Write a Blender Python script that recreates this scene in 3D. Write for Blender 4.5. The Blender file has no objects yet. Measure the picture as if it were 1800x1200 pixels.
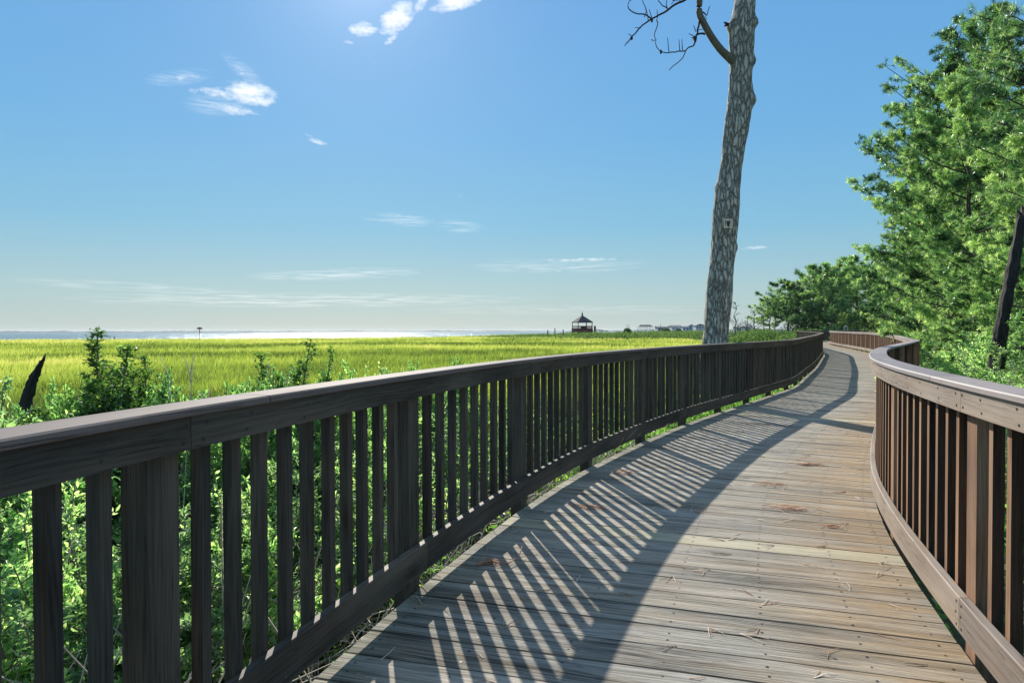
import bpy, math, random
import numpy as np
from mathutils import Vector, Matrix
R = math.radians
RS = np.random.RandomState
scn = bpy.context.scene
C = scn.collection

# ------------------------------------------------------------------ camera
CAMZ = 1.27
cam_d = bpy.data.cameras.new('camera'); cam = bpy.data.objects.new('camera', cam_d); C.objects.link(cam)
cam_d.sensor_width = 36; cam_d.lens = 24; cam_d.clip_end = 60000; cam_d.clip_start = 0.05
M = Matrix.Rotation(R(90 - 0.86), 4, 'X') @ Matrix.Rotation(R(-0.11), 4, 'Z')
M.translation = (0, 0, CAMZ); cam.matrix_world = M
scn.camera = cam
scn.view_settings.view_transform = 'Standard'; scn.view_settings.look = 'None'
scn.view_settings.gamma = 1; scn.view_settings.exposure = 0.6
scn.render.resolution_x = 1024; scn.render.resolution_y = 682

# ------------------------------------------------------------------ sun + sky
SAZ, SEL = -12.5, 28.8
sd = bpy.data.lights.new('sun', 'SUN'); sun = bpy.data.objects.new('sun', sd); C.objects.link(sun)
sd.energy = 4.8; sd.angle = R(0.5); sd.color = (1.0, 0.93, 0.82)
SD = Vector((math.sin(R(SAZ)) * math.cos(R(SEL)), math.cos(R(SAZ)) * math.cos(R(SEL)), math.sin(R(SEL))))
sun.rotation_euler = SD.to_track_quat('Z', 'Y').to_euler()
sun.location = SD * 50

w = bpy.data.worlds.new('World'); scn.world = w; w.use_nodes = True
NT = w.node_tree; NT.nodes.clear()
def node(nt, t, **kw):
    n = nt.nodes.new(t)
    for k, v in kw.items():
        if k.startswith('i_'):
            n.inputs[k[2:].replace('_', ' ')].default_value = v
        else: setattr(n, k, v)
    return n
def math_(nt, op, a, b=None, c=None):
    n = nt.nodes.new('ShaderNodeMath'); n.operation = op
    for i, v in enumerate((a, b, c)):
        if v is None: continue
        if isinstance(v, (int, float)): n.inputs[i].default_value = v
        else: nt.links.new(v, n.inputs[i])
    return n.outputs[0]
sky = node(NT, 'ShaderNodeTexSky', sky_type='NISHITA', sun_disc=False, sun_elevation=R(SEL), sun_rotation=R(SAZ),
           air_density=1.15, dust_density=0.25, ozone_density=2.2, altitude=0)
tc = node(NT, 'ShaderNodeTexCoord')
sep = node(NT, 'ShaderNodeSeparateXYZ'); NT.links.new(tc.outputs['Generated'], sep.inputs[0])
az = math_(NT, 'MULTIPLY', math_(NT, 'ARCTAN2', sep.outputs[0], sep.outputs[1]), 57.2958)
el = math_(NT, 'MULTIPLY', math_(NT, 'ARCSINE', sep.outputs[2]), 57.2958)
cv = node(NT, 'ShaderNodeCombineXYZ'); NT.links.new(az, cv.inputs[0]); NT.links.new(math_(NT, 'MULTIPLY', el, 3.2), cv.inputs[1])
nz = node(NT, 'ShaderNodeTexNoise', i_Scale=0.55, i_Detail=8.0, i_Roughness=0.68); NT.links.new(cv.outputs[0], nz.inputs['Vector'])
cv2 = node(NT, 'ShaderNodeCombineXYZ'); NT.links.new(az, cv2.inputs[0]); NT.links.new(math_(NT, 'MULTIPLY', el, 1.4), cv2.inputs[1])
nz2 = node(NT, 'ShaderNodeTexNoise', i_Scale=1.7, i_Detail=6.0, i_Roughness=0.6); NT.links.new(cv2.outputs[0], nz2.inputs['Vector'])
clouds = [  # px, py, half width, half height, tilt (deg), strength : as seen from the boardwalk, turned into compass directions below
    (442, 166, 58, 24, 3, 1.35), (418, 194, 66, 14, 3, .8), (392, 168, 75, 16, -3, .75), (330, 135, 62, 12, -12, .5), (288, 146, 26, 8, -8, .5),
    (415, 118, 42, 10, 30, .55), (440, 142, 36, 12, 28, .65), (642, 54, 34, 15, -8, 1.1), (700, 36, 44, 24, -38, 1.35), (745, 8, 30, 12, -45, 1.0), (688, 74, 18, 7, -35, .9),
    (805, 6, 58, 17, -12, 1.35), (562, 250, 24, 6, 12, .8), (543, 238, 20, 5, 5, .55), (616, 78, 14, 5, 0, .45), (660, 110, 14, 6, 0, .3),
    (702, 380, 46, 5, 3, .55), (692, 389, 42, 6, 3, .5), (800, 393, 22, 4, 0, .55), (822, 407, 24, 4, 0, .25), (1016, 457, 100, 4.2, 0, .75), (1008, 476, 66, 3.6, 0, .45),
    (1322, 437, 34, 5, -4, .6), (1326, 421, 24, 4, 0, .4), (750, 438, 18, 3, 0, .25), (800, 345, 16, 5, 0, .25)]
streaks = [(590, 482, 170, 12, -3, 1.), (560, 527, 420, 14, -.5, 1.), (260, 505, 260, 10, 2, .6), (1000, 545, 300, 10, 0, .5), (980, 468, 170, 14, 0, .7), (702, 386, 70, 12, 3, .9), (808, 398, 45, 12, 3, .8), (320, 138, 66, 14, -12, .7), (385, 185, 62, 20, -4, .7), (430, 125, 45, 14, 30, .5)]
totA, totB = None, None
for ic, (px, py, hw, hh, tl, st) in enumerate(clouds + streaks):
    a0 = math.atan((px - 900) / 1200); e0 = math.degrees(math.atan((582 - py) / 1200 * math.cos(a0))); ad = math.degrees(a0)
    k = 1 / 57.2958 * 1200 / math.cos(a0) ** 2
    ca, sa = math.cos(R(tl)), math.sin(R(tl))
    dx = math_(NT, 'SUBTRACT', az, ad); dy = math_(NT, 'SUBTRACT', el, e0)
    kx = k; ky = 1200 / 57.2958 / math.cos(a0)
    # rotated ellipse (pixel-sized numbers, y up)
    u = math_(NT, 'MULTIPLY_ADD', dx, kx * ca / hw, math_(NT, 'MULTIPLY', dy, -ky * sa / hw))
    v = math_(NT, 'MULTIPLY_ADD', dx, kx * sa / hh, math_(NT, 'MULTIPLY', dy, ky * ca / hh))
    d2 = math_(NT, 'MULTIPLY_ADD', u, u, math_(NT, 'MULTIPLY', v, v))
    g = math_(NT, 'MULTIPLY', math_(NT, 'MAXIMUM', math_(NT, 'SUBTRACT', 1.0, d2), -1.5), st)
    if ic < len(clouds): totA = g if totA is None else math_(NT, 'MAXIMUM', totA, g)
    else: totB = g if totB is None else math_(NT, 'MAXIMUM', totB, g)
tot = totA
cv3 = node(NT, 'ShaderNodeCombineXYZ'); NT.links.new(math_(NT, 'MULTIPLY', az, .35), cv3.inputs[0]); NT.links.new(math_(NT, 'MULTIPLY', el, 7.), cv3.inputs[1])
nz3 = node(NT, 'ShaderNodeTexNoise', i_Scale=.9, i_Detail=7.0, i_Roughness=0.6, i_Distortion=.3); NT.links.new(cv3.outputs[0], nz3.inputs['Vector'])
n3 = node(NT, 'ShaderNodeMapRange', i_From_Min=0.42, i_From_Max=0.78, i_To_Min=0.0, i_To_Max=1.0); NT.links.new(nz3.outputs['Fac'], n3.inputs['Value'])
wsp = math_(NT, 'MULTIPLY', math_(NT, 'MULTIPLY', math_(NT, 'MAXIMUM', totB, 0.0), .62), n3.outputs[0])
nn = math_(NT, 'ADD', math_(NT, 'MULTIPLY', nz.outputs['Fac'], 2.2), math_(NT, 'MULTIPLY', nz2.outputs['Fac'], 1.1))
msk = math_(NT, 'SUBTRACT', math_(NT, 'ADD', math_(NT, 'MULTIPLY', tot, 1.0), nn), 2.05)
mr = node(NT, 'ShaderNodeMapRange', i_From_Min=0.0, i_From_Max=1.3, i_To_Min=0.0, i_To_Max=1.0); NT.links.new(msk, mr.inputs['Value'])
ins = node(NT, 'ShaderNodeMapRange', i_From_Min=-0.35, i_From_Max=0.35, i_To_Min=0.0, i_To_Max=1.0); NT.links.new(tot, ins.inputs['Value'])
cm = math_(NT, 'MAXIMUM', math_(NT, 'MULTIPLY', mr.outputs[0], ins.outputs[0]), wsp)
# clear sky balance by elevation (grey-green horizon, even blue in view, brightened overhead) mixed with the physical sky
elr = node(NT, 'ShaderNodeMapRange', i_From_Min=0.0, i_From_Max=60.0, i_To_Min=0.0, i_To_Max=1.0); NT.links.new(el, elr.inputs['Value'])
ramp = node(NT, 'ShaderNodeValToRGB'); NT.links.new(elr.outputs[0], ramp.inputs[0])
SKYRAMP = [(0.0, (.41, .54, .56)), (.06, (.34, .54, .61)), (.14, (.20, .49, .70)), (.26, (.145, .43, .76)), (.44, (.125, .38, .76)), (.62, (.30, .50, .78)), (1.0, (.34, .52, .78))]  # unseen dome above the view brightened to add fill in the shadows
while len(ramp.color_ramp.elements) < len(SKYRAMP): ramp.color_ramp.elements.new(.5)
for e, (p, c) in zip(ramp.color_ramp.elements, SKYRAMP): e.position = p; e.color = (*c, 1)
mul = node(NT, 'ShaderNodeVectorMath', operation='SCALE'); NT.links.new(ramp.outputs[0], mul.inputs[0]); mul.inputs['Scale'].default_value = 8.8
mulb = node(NT, 'ShaderNodeMix', data_type='RGBA'); mulb.inputs['Factor'].default_value = .88; NT.links.new(sky.outputs[0], mulb.inputs['A']); NT.links.new(mul.outputs[0], mulb.inputs['B'])
mx = node(NT, 'ShaderNodeMix', data_type='RGBA'); NT.links.new(cm, mx.inputs['Factor'])
NT.links.new(mulb.outputs['Result'], mx.inputs['A']); mx.inputs['B'].default_value = (11, 11, 11, 1)
dot = node(NT, 'ShaderNodeVectorMath', operation='DOT_PRODUCT'); NT.links.new(tc.outputs['Generated'], dot.inputs[0]); dot.inputs[1].default_value = SD
ang = math_(NT, 'MULTIPLY', math_(NT, 'ARCCOSINE', math_(NT, 'MINIMUM', dot.outputs['Value'], 1.0)), 57.2958)
aur = math_(NT, 'ADD', math_(NT, 'MULTIPLY', math_(NT, 'EXPONENT', math_(NT, 'DIVIDE', ang, -3.0)), 4.5), math_(NT, 'MULTIPLY', math_(NT, 'EXPONENT', math_(NT, 'DIVIDE', ang, -14.)), .45))
glow = node(NT, 'ShaderNodeCombineXYZ')
for i_ in range(3): NT.links.new(math_(NT, 'MULTIPLY', aur, (1., .95, .88)[i_]), glow.inputs[i_])
addv = node(NT, 'ShaderNodeVectorMath', operation='ADD'); NT.links.new(mx.outputs['Result'], addv.inputs[0]); NT.links.new(glow.outputs[0], addv.inputs[1])
bg = node(NT, 'ShaderNodeBackground', i_Strength=0.075); NT.links.new(addv.outputs[0], bg.inputs[0])
wo = node(NT, 'ShaderNodeOutputWorld'); NT.links.new(bg.outputs[0], wo.inputs[0])

# ------------------------------------------------------------------ helpers
def tag(o, label=None, cat=None, group=None, kind=None):
    if label: o['label'] = label
    if cat: o['category'] = cat
    if group: o['group'] = group
    if kind: o['kind'] = kind
    return o
def empty(name, loc=(0, 0, 0)):
    o = bpy.data.objects.new(name, None); C.objects.link(o); o.location = loc; o.empty_display_size = .1
    return o
def copy_tree(o, parent=None):
    c = o.copy(); C.objects.link(c); c.parent = parent
    for ch in list(o.children): copy_tree(ch, c)
    return c
def X(px, Z): return (px - 900) / 1200 * Z
def H(py, Z): return CAMZ + (582 - py) / 1200 * Z

class MB:
    """flat-shaded polygons with uv (metres), a per-board random value and a material index"""
    def __init__(s): s.v = []; s.f = []; s.uv = []; s.r = []; s.mi = []; s.org = None
    def face(s, pts, uvs, r, mi=0):
        n = len(s.v); s.v += [tuple(p) for p in pts]; s.f.append(list(range(n, n + len(pts)))); s.uv += uvs; s.r += [r] * len(pts); s.mi.append(mi)
    def hexa(s, P, r, mi=0, ul=None, u0=0.):
        # P: 8 corners (near end 4: a b c d ccw, far end 4); length axis near->far
        a, b = P[:4], P[4:]
        L = ul or (Vector(b[0]) - Vector(a[0])).length
        acc = 0
        for i in range(4):
            j = (i + 1) % 4
            wd = (Vector(a[j]) - Vector(a[i])).length
            s.face([a[i], b[i], b[j], a[j]], [(u0, acc), (u0 + L, acc), (u0 + L, acc + wd), (u0, acc + wd)], r, mi); acc += wd
        w1 = (Vector(a[1]) - Vector(a[0])).length; w2 = (Vector(a[2]) - Vector(a[1])).length
        s.face([a[0], a[1], a[2], a[3]], [(0, 0), (w1 * .3, 0), (w1 * .3, w2), (0, w2)], r, mi)
        s.face([b[3], b[2], b[1], b[0]], [(0, 0), (w1 * .3, 0), (w1 * .3, w2), (0, w2)], r, mi)
    def box(s, c, size, r=0, mi=0, rz=0):
        cx, cy, cz = c; x, y, z = [q / 2 for q in size]; ca, sa = math.cos(rz), math.sin(rz)
        def p(a, b, d): return (cx + a * x * ca - b * y * sa, cy + a * x * sa + b * y * ca, cz + d * z)
        s.hexa([p(-1, -1, -1), p(-1, 1, -1), p(1, 1, -1), p(1, -1, -1), p(-1, -1, 1), p(-1, 1, 1), p(1, 1, 1), p(1, -1, 1)], r, mi)
    def disc(s, c, n, rad, r=0, mi=0, k=8):
        n = Vector(n).normalized(); t = n.orthogonal().normalized(); b = n.cross(t)
        s.face([Vector(c) + (t * math.cos(q * 6.2832 / k) + b * math.sin(q * 6.2832 / k)) * rad for q in range(k)], [(0, 0)] * k, r, mi)
    def bar(s, p, q, w_, r=0, mi=0, k=4, w2=None):
        p = Vector(p); q = Vector(q); d = (q - p).normalized(); t = d.orthogonal().normalized(); b = d.cross(t)
        w2 = w_ if w2 is None else w2
        A = [p + (t * math.cos((i + .5) * 6.2832 / k) + b * math.sin((i + .5) * 6.2832 / k)) * w_ / 2 for i in range(k)]
        B = [q + (t * math.cos((i + .5) * 6.2832 / k) + b * math.sin((i + .5) * 6.2832 / k)) * w2 / 2 for i in range(k)]
        for i in range(k):
            j = (i + 1) % k; s.face([A[i], A[j], B[j], B[i]], [(0, i * w_), (0, j * w_), (1, j * w_), (1, i * w_)], r, mi)
        s.face(A[::-1], [(0, 0)] * k, r, mi); s.face(B, [(0, 0)] * k, r, mi)
    def build(s, name, mats, parent=None):
        me = bpy.data.meshes.new(name)
        loc = parent.location if parent is not None else Vector((0, 0, 0))
        me.from_pydata([(a - loc[0], b - loc[1], c - loc[2]) for a, b, c in s.v], [], s.f)
        uv = me.uv_layers.new(name='UVMap'); uv.data.foreach_set('uv', np.array(s.uv, dtype=np.float32).ravel())
        at = me.attributes.new('rnd', 'FLOAT', 'POINT'); at.data.foreach_set('value', np.array(s.r, dtype=np.float32))
        for m in (mats if isinstance(mats, (list, tuple)) else [mats]): me.materials.append(m)
        me.polygons.foreach_set('material_index', s.mi)
        me.update()
        o = bpy.data.objects.new(name, me); C.objects.link(o)
        if parent is not None: o.parent = parent
        return o

class Soup:
    """big numpy meshes: foliage, twigs, grass"""
    def __init__(s): s.V = []; s.T = []; s.Q = []; s.r = []; s.n = 0
    def add(s, v, tri=None, quad=None, rnd=0.5):
        v = np.asarray(v, dtype=np.float32).reshape(-1, 3)
        if tri is not None: s.T.append(np.asarray(tri, dtype=np.int64).reshape(-1, 3) + s.n)
        if quad is not None: s.Q.append(np.asarray(quad, dtype=np.int64).reshape(-1, 4) + s.n)
        s.r.append(np.broadcast_to(np.asarray(rnd, dtype=np.float32), (len(v),)) if np.ndim(rnd) == 0 else np.asarray(rnd, dtype=np.float32))
        s.V.append(v); s.n += len(v)
    def tube(s, P, rad, k=5, rnd=0.5):
        P = np.asarray(P, dtype=float); n = len(P); rad = np.broadcast_to(np.asarray(rad, dtype=float), (n,))
        T = np.gradient(P, axis=0); T /= np.linalg.norm(T, axis=1, keepdims=True) + 1e-9
        ref = np.array([0.0, 0.0, 1.0]) if abs(T[0][2]) < .8 else np.array([0.0, 1.0, 0.0])
        A = np.cross(T, ref); A /= np.linalg.norm(A, axis=1, keepdims=True) + 1e-9
        B = np.cross(T, A)
        th = np.arange(k) * 2 * np.pi / k
        ring = P[:, None] + rad[:, None, None] * (np.cos(th)[None, :, None] * A[:, None] + np.sin(th)[None, :, None] * B[:, None])
        q = []
        for i in range(n - 1):
            for j in range(k):
                q.append((i * k + j, i * k + (j + 1) % k, (i + 1) * k + (j + 1) % k, (i + 1) * k + j))
        s.add(ring.reshape(-1, 3), quad=q, rnd=rnd)
    def build(s, name, mats, parent=None, smooth=False, origin=(0, 0, 0)):
        V = np.concatenate(s.V) - np.array(origin, dtype=np.float32)
        T = np.concatenate(s.T) if s.T else np.zeros((0, 3), int); Q = np.concatenate(s.Q) if s.Q else np.zeros((0, 4), int)
        me = bpy.data.meshes.new(name)
        me.vertices.add(len(V)); me.vertices.foreach_set('co', V.astype(np.float32).ravel())
        nl = len(T) * 3 + len(Q) * 4; me.loops.add(nl)
        me.loops.foreach_set('vertex_index', np.concatenate([T.ravel(), Q.ravel()]).astype(np.int32))
        nf = len(T) + len(Q); me.polygons.add(nf)
        tot = np.concatenate([np.full(len(T), 3), np.full(len(Q), 4)]).astype(np.int32)
        st = np.concatenate([[0], np.cumsum(tot)[:-1]]).astype(np.int32)
        me.polygons.foreach_set('loop_start', st)
        try: me.polygons.foreach_set('loop_total', tot)
        except Exception: pass
        if smooth: me.polygons.foreach_set('use_smooth', np.ones(nf, dtype=bool))
        at = me.attributes.new('rnd', 'FLOAT', 'POINT'); at.data.foreach_set('value', np.concatenate(s.r).astype(np.float32))
        for m in (mats if isinstance(mats, (list, tuple)) else [mats]): me.materials.append(m)
        me.update(calc_edges=True); me.validate()
        o = bpy.data.objects.new(name, me); C.objects.link(o)
        if parent is not None: o.parent = parent
        return o

def unit(v): return v / (np.linalg.norm(v, axis=-1, keepdims=True) + 1e-9)
def leaves(S, P, D, L, Wd, rng, rnd, fold=.35, droop=.25):
    """N folded six-vertex leaves at P pointing along D"""
    n = len(P); D = unit(D); up = unit(rng.normal(size=(n, 3)) + np.array([0, 0, .9]))
    A = unit(np.cross(D, up)); N = np.cross(A, D)
    L = np.broadcast_to(L, (n,))[:, None]; Wd = np.broadcast_to(Wd, (n,))[:, None]
    f = fold * Wd
    tip = P + D * L - N * L * droop
    v = np.stack([P, P + D * L * .38 + A * Wd * .5 + N * f - N * L * droop * .15, P + D * L * .38 - A * Wd * .5 + N * f - N * L * droop * .15,
                  P + D * L * .5 - N * L * droop * .2,
                  P + D * L * .74 + A * Wd * .36 + N * f * .8 - N * L * droop * .5, P + D * L * .74 - A * Wd * .36 + N * f * .8 - N * L * droop * .5, tip], axis=1)
    b = np.arange(n)[:, None] * 7
    tri = np.concatenate([b + np.array([[0, 1, 3]]), b + np.array([[0, 3, 2]]), b + np.array([[4, 6, 3]]), b + np.array([[3, 6, 5]]), b + np.array([[1, 4, 3]]), b + np.array([[2, 3, 5]])])
    S.add(v.reshape(-1, 3), tri=tri, rnd=np.repeat(np.broadcast_to(rnd, (n,)), 7))
def leaves2(S, P, D, L, Wd, rng, rnd):
    """cheap diamond leaves"""
    n = len(P); D = unit(D); A = unit(np.cross(D, rng.normal(size=(n, 3))))
    L = np.broadcast_to(L, (n,))[:, None]; Wd = np.broadcast_to(Wd, (n,))[:, None]
    v = np.stack([P, P + D * L * .45 + A * Wd * .5, P + D * L, P + D * L * .45 - A * Wd * .5], axis=1)
    b = np.arange(n)[:, None] * 4
    S.add(v.reshape(-1, 3), quad=b + np.array([[0, 1, 2, 3]]), rnd=np.repeat(np.broadcast_to(rnd, (n,)), 4))

def vnoise(x, y, seed=0):
    """smooth value noise, numpy"""
    xi = np.floor(x).astype(int); yi = np.floor(y).astype(int); xf = x - xi; yf = y - yi
    xf = xf * xf * (3 - 2 * xf); yf = yf * yf * (3 - 2 * yf)
    def h(a, b):
        t = np.sin(a * 127.1 + b * 311.7 + seed * 74.7) * 43758.5453
        return t - np.floor(t)
    return (h(xi, yi) * (1 - xf) + h(xi + 1, yi) * xf) * (1 - yf) + (h(xi, yi + 1) * (1 - xf) + h(xi + 1, yi + 1) * xf) * yf

# ------------------------------------------------------------------ materials
def new_mat(name):
    m = bpy.data.materials.new(name); m.use_nodes = True; nt = m.node_tree; nt.nodes.clear()
    out = nt.nodes.new('ShaderNodeOutputMaterial'); return m, nt, out
def ramp_(nt, src, stops, interp='LINEAR'):
    r = nt.nodes.new('ShaderNodeValToRGB'); r.color_ramp.interpolation = interp
    while len(r.color_ramp.elements) < len(stops): r.color_ramp.elements.new(.5)
    for e, (p, c) in zip(r.color_ramp.elements, stops): e.position = p; e.color = (*c, 1) if len(c) == 3 else c
    nt.links.new(src, r.inputs[0]); return r.outputs[0]
def mixc(nt, f, a, b, mode='MIX'):
    n = nt.nodes.new('ShaderNodeMix'); n.data_type = 'RGBA'; n.blend_type = mode
    for s, v in (('Factor', f), ('A', a), ('B', b)):
        if isinstance(v, (int, float)): n.inputs[s].default_value = v
        elif isinstance(v, tuple): n.inputs[s].default_value = (*v, 1) if len(v) == 3 else v
        else: nt.links.new(v, n.inputs[s])
    return n.outputs['Result']
def noise_(nt, vec, scale=1., detail=4., rough=.55, dist=0.):
    n = node(nt, 'ShaderNodeTexNoise', i_Scale=scale, i_Detail=detail, i_Roughness=rough, i_Distortion=dist)
    nt.links.new(vec, n.inputs['Vector']); return n.outputs['Fac']
def wood(name, dark, mid, light, warm, rough=.75, warm_amt=.35, deck=False, bump=.35, spec=.25, contrast=1.):
    m, nt, out = new_mat(name)
    uv = node(nt, 'ShaderNodeUVMap', uv_map='UVMap'); at = node(nt, 'ShaderNodeAttribute', attribute_name='rnd')
    rnd = at.outputs['Fac']
    sp = node(nt, 'ShaderNodeSeparateXYZ'); nt.links.new(uv.outputs[0], sp.inputs[0])
    u, v = sp.outputs[0], sp.outputs[1]
    def vec(su, sv, k=37.):
        c = node(nt, 'ShaderNodeCombineXYZ')
        nt.links.new(math_(nt, 'MULTIPLY_ADD', u, su, math_(nt, 'MULTIPLY', rnd, k)), c.inputs[0])
        nt.links.new(math_(nt, 'MULTIPLY_ADD', v, sv, math_(nt, 'MULTIPLY', rnd, 11.)), c.inputs[1])
        nt.links.new(math_(nt, 'MULTIPLY', rnd, 91.), c.inputs[2]); return c.outputs[0]
    # cathedral rings: distorted bands across the board
    warp = noise_(nt, vec(.9, 7.), 1., 2., .5)
    bands = math_(nt, 'SINE', math_(nt, 'ADD', math_(nt, 'MULTIPLY', v, 330.), math_(nt, 'MULTIPLY', warp, 55.)))
    fine = noise_(nt, vec(5., 260.), 1., 3., .6)
    streak = noise_(nt, vec(1.1, 24.), 1., 6., .72)
    blot = noise_(nt, vec(.7, 3.), 1.3, 4., .6)
    g = math_(nt, 'ADD', math_(nt, 'MULTIPLY', bands, .04), math_(nt, 'ADD', math_(nt, 'MULTIPLY', fine, .42), math_(nt, 'MULTIPLY', streak, .58)))
    g = math_(nt, 'ADD', g, math_(nt, 'MULTIPLY', math_(nt, 'SUBTRACT', blot, .5), .45 if deck else 1.))
    g2 = math_(nt, 'MULTIPLY_ADD', math_(nt, 'SUBTRACT', g, .5), 1.9 * contrast, .5)
    col = ramp_(nt, g2, [(.0, dark), (.42, mid), (1., light)])
    # knots
    vo = node(nt, 'ShaderNodeTexVoronoi', i_Scale=1.0); nt.links.new(vec(1.9, 7.), vo.inputs['Vector'])
    kn = node(nt, 'ShaderNodeMapRange', i_From_Min=.05, i_From_Max=.2, i_To_Min=1., i_To_Max=0.); nt.links.new(vo.outputs['Distance'], kn.inputs['Value'])
    csp = node(nt, 'ShaderNodeSeparateColor'); nt.links.new(vo.outputs['Color'], csp.inputs[0])
    kk = math_(nt, 'MULTIPLY', kn.outputs[0], math_(nt, 'GREATER_THAN', csp.outputs[0], .5))
    col = mixc(nt, math_(nt, 'MULTIPLY', kk, .85), col, (mid[0] * .42, mid[1] * .3, mid[2] * .22))
    ck = noise_(nt, vec(.8, 42., 53.), 1., 2., .5)
    ckm = node(nt, 'ShaderNodeMapRange', i_From_Min=.012, i_From_Max=.0, i_To_Min=0., i_To_Max=.8); nt.links.new(math_(nt, 'ABSOLUTE', math_(nt, 'SUBTRACT', ck, .5)), ckm.inputs['Value'])
    ckw = noise_(nt, vec(1.1, 4., 71.), 1.2, 2.)
    col = mixc(nt, math_(nt, 'MULTIPLY', ckm.outputs[0], math_(nt, 'GREATER_THAN', ckw, .5)), col, tuple(c * .25 for c in mid))
    # board to board tone
    tone = ramp_(nt, rnd, [(0., (.84, .85, .86)), (.35, (.97, .97, .97)), (.6, (1.06, 1.04, 1.0)), (.85, (.92, .90, .89)), (1., (1.08, 1.05, 1.0))] if deck else [(0., (.72, .74, .76)), (.35, (.95, .95, .95)), (.6, (1.08, 1.05, 1.0)), (.85, (.86, .84, .84)), (1., (1.12, 1.08, 1.0))])
    col = mixc(nt, 1., col, tone, 'MULTIPLY')
    wn = noise_(nt, vec(1.0, 5., 13.), 1.6, 3., .6)
    wf = node(nt, 'ShaderNodeMapRange', i_From_Min=.45, i_From_Max=.7, i_To_Min=0., i_To_Max=warm_amt); nt.links.new(wn, wf.inputs['Value'])
    if deck:
        eg = node(nt, 'ShaderNodeMapRange', i_From_Min=1.5, i_From_Max=2.15, i_To_Min=0., i_To_Max=.75); nt.links.new(u, eg.inputs['Value'])
        wfac = math_(nt, 'ADD', wf.outputs[0], math_(nt, 'MULTIPLY', eg.outputs[0], math_(nt, 'MULTIPLY_ADD', wn, 1.4, .05)))
        col = mixc(nt, math_(nt, 'MINIMUM', wfac, .9), col, mixc(nt, g2, tuple(c * .45 for c in warm), warm))
        mo = node(nt, 'ShaderNodeMapRange', i_From_Min=.16, i_From_Max=.0, i_To_Min=0., i_To_Max=.6); nt.links.new(u, mo.inputs['Value'])
        col = mixc(nt, math_(nt, 'MULTIPLY', mo.outputs[0], noise_(nt, vec(6., 9.), 1., 3.)), col, (.16, .17, .09))
        pale = math_(nt, 'MULTIPLY', math_(nt, 'GREATER_THAN', rnd, .935), math_(nt, 'MULTIPLY_ADD', wn, .7, .05))
        col = mixc(nt, pale, col, (.60, .55, .36))
    else:
        col = mixc(nt, wf.outputs[0], col, mixc(nt, g2, tuple(c * .5 for c in warm), warm))
    b = node(nt, 'ShaderNodeBsdfPrincipled', i_Roughness=rough); nt.links.new(col, b.inputs['Base Color']); b.inputs['Specular IOR Level'].default_value = spec
    bp = node(nt, 'ShaderNodeBump', i_Strength=bump, i_Distance=.004); nt.links.new(g2, bp.inputs['Height']); nt.links.new(bp.outputs[0], b.inputs['Normal'])
    nt.links.new(b.outputs[0], out.inputs[0]); return m
def plain(name, col, rough=.7, var=.25, scale=6., bump=0., spec=.3, stretch=(1, 1, 1)):
    m, nt, out = new_mat(name)
    t = node(nt, 'ShaderNodeTexCoord'); mp = node(nt, 'ShaderNodeMapping'); mp.inputs['Scale'].default_value = stretch; nt.links.new(t.outputs['Object'], mp.inputs[0])
    n = noise_(nt, mp.outputs[0], scale, 5., .6)
    c = ramp_(nt, n, [(.25, tuple(x * (1 - var) for x in col)), (.75, tuple(x * (1 + var) for x in col))])
    b = node(nt, 'ShaderNodeBsdfPrincipled', i_Roughness=rough); nt.links.new(c, b.inputs['Base Color']); b.inputs['Specular IOR Level'].default_value = spec
    if bump:
        bp = node(nt, 'ShaderNodeBump', i_Strength=bump, i_Distance=.02); nt.links.new(n, bp.inputs['Height']); nt.links.new(bp.outputs[0], b.inputs['Normal'])
    nt.links.new(b.outputs[0], out.inputs[0]); return m
def foliage(name, stops, trans=.45, tcol=(1.5, 1.55, .6), rough=.42, spec=.5, tmul=1.6):
    m, nt, out = new_mat(name)
    at = node(nt, 'ShaderNodeAttribute', attribute_name='rnd')
    oi = node(nt, 'ShaderNodeObjectInfo')
    r = math_(nt, 'ADD', at.outputs['Fac'], math_(nt, 'MULTIPLY', math_(nt, 'SUBTRACT', oi.outputs['Random'], .5), .22))
    c = ramp_(nt, r, stops)
    b = node(nt, 'ShaderNodeBsdfPrincipled', i_Roughness=rough); nt.links.new(c, b.inputs['Base Color']); b.inputs['Specular IOR Level'].default_value = spec
    tr = node(nt, 'ShaderNodeBsdfTranslucent'); nt.links.new(mixc(nt, 1., c, tuple(x * tmul / 1.6 for x in tcol), 'MULTIPLY'), tr.inputs[0])
    mxs = node(nt, 'ShaderNodeMixShader'); mxs.inputs[0].default_value = trans
    nt.links.new(b.outputs[0], mxs.inputs[1]); nt.links.new(tr.outputs[0], mxs.inputs[2]); nt.links.new(mxs.outputs[0], out.inputs[0]); return m

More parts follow.
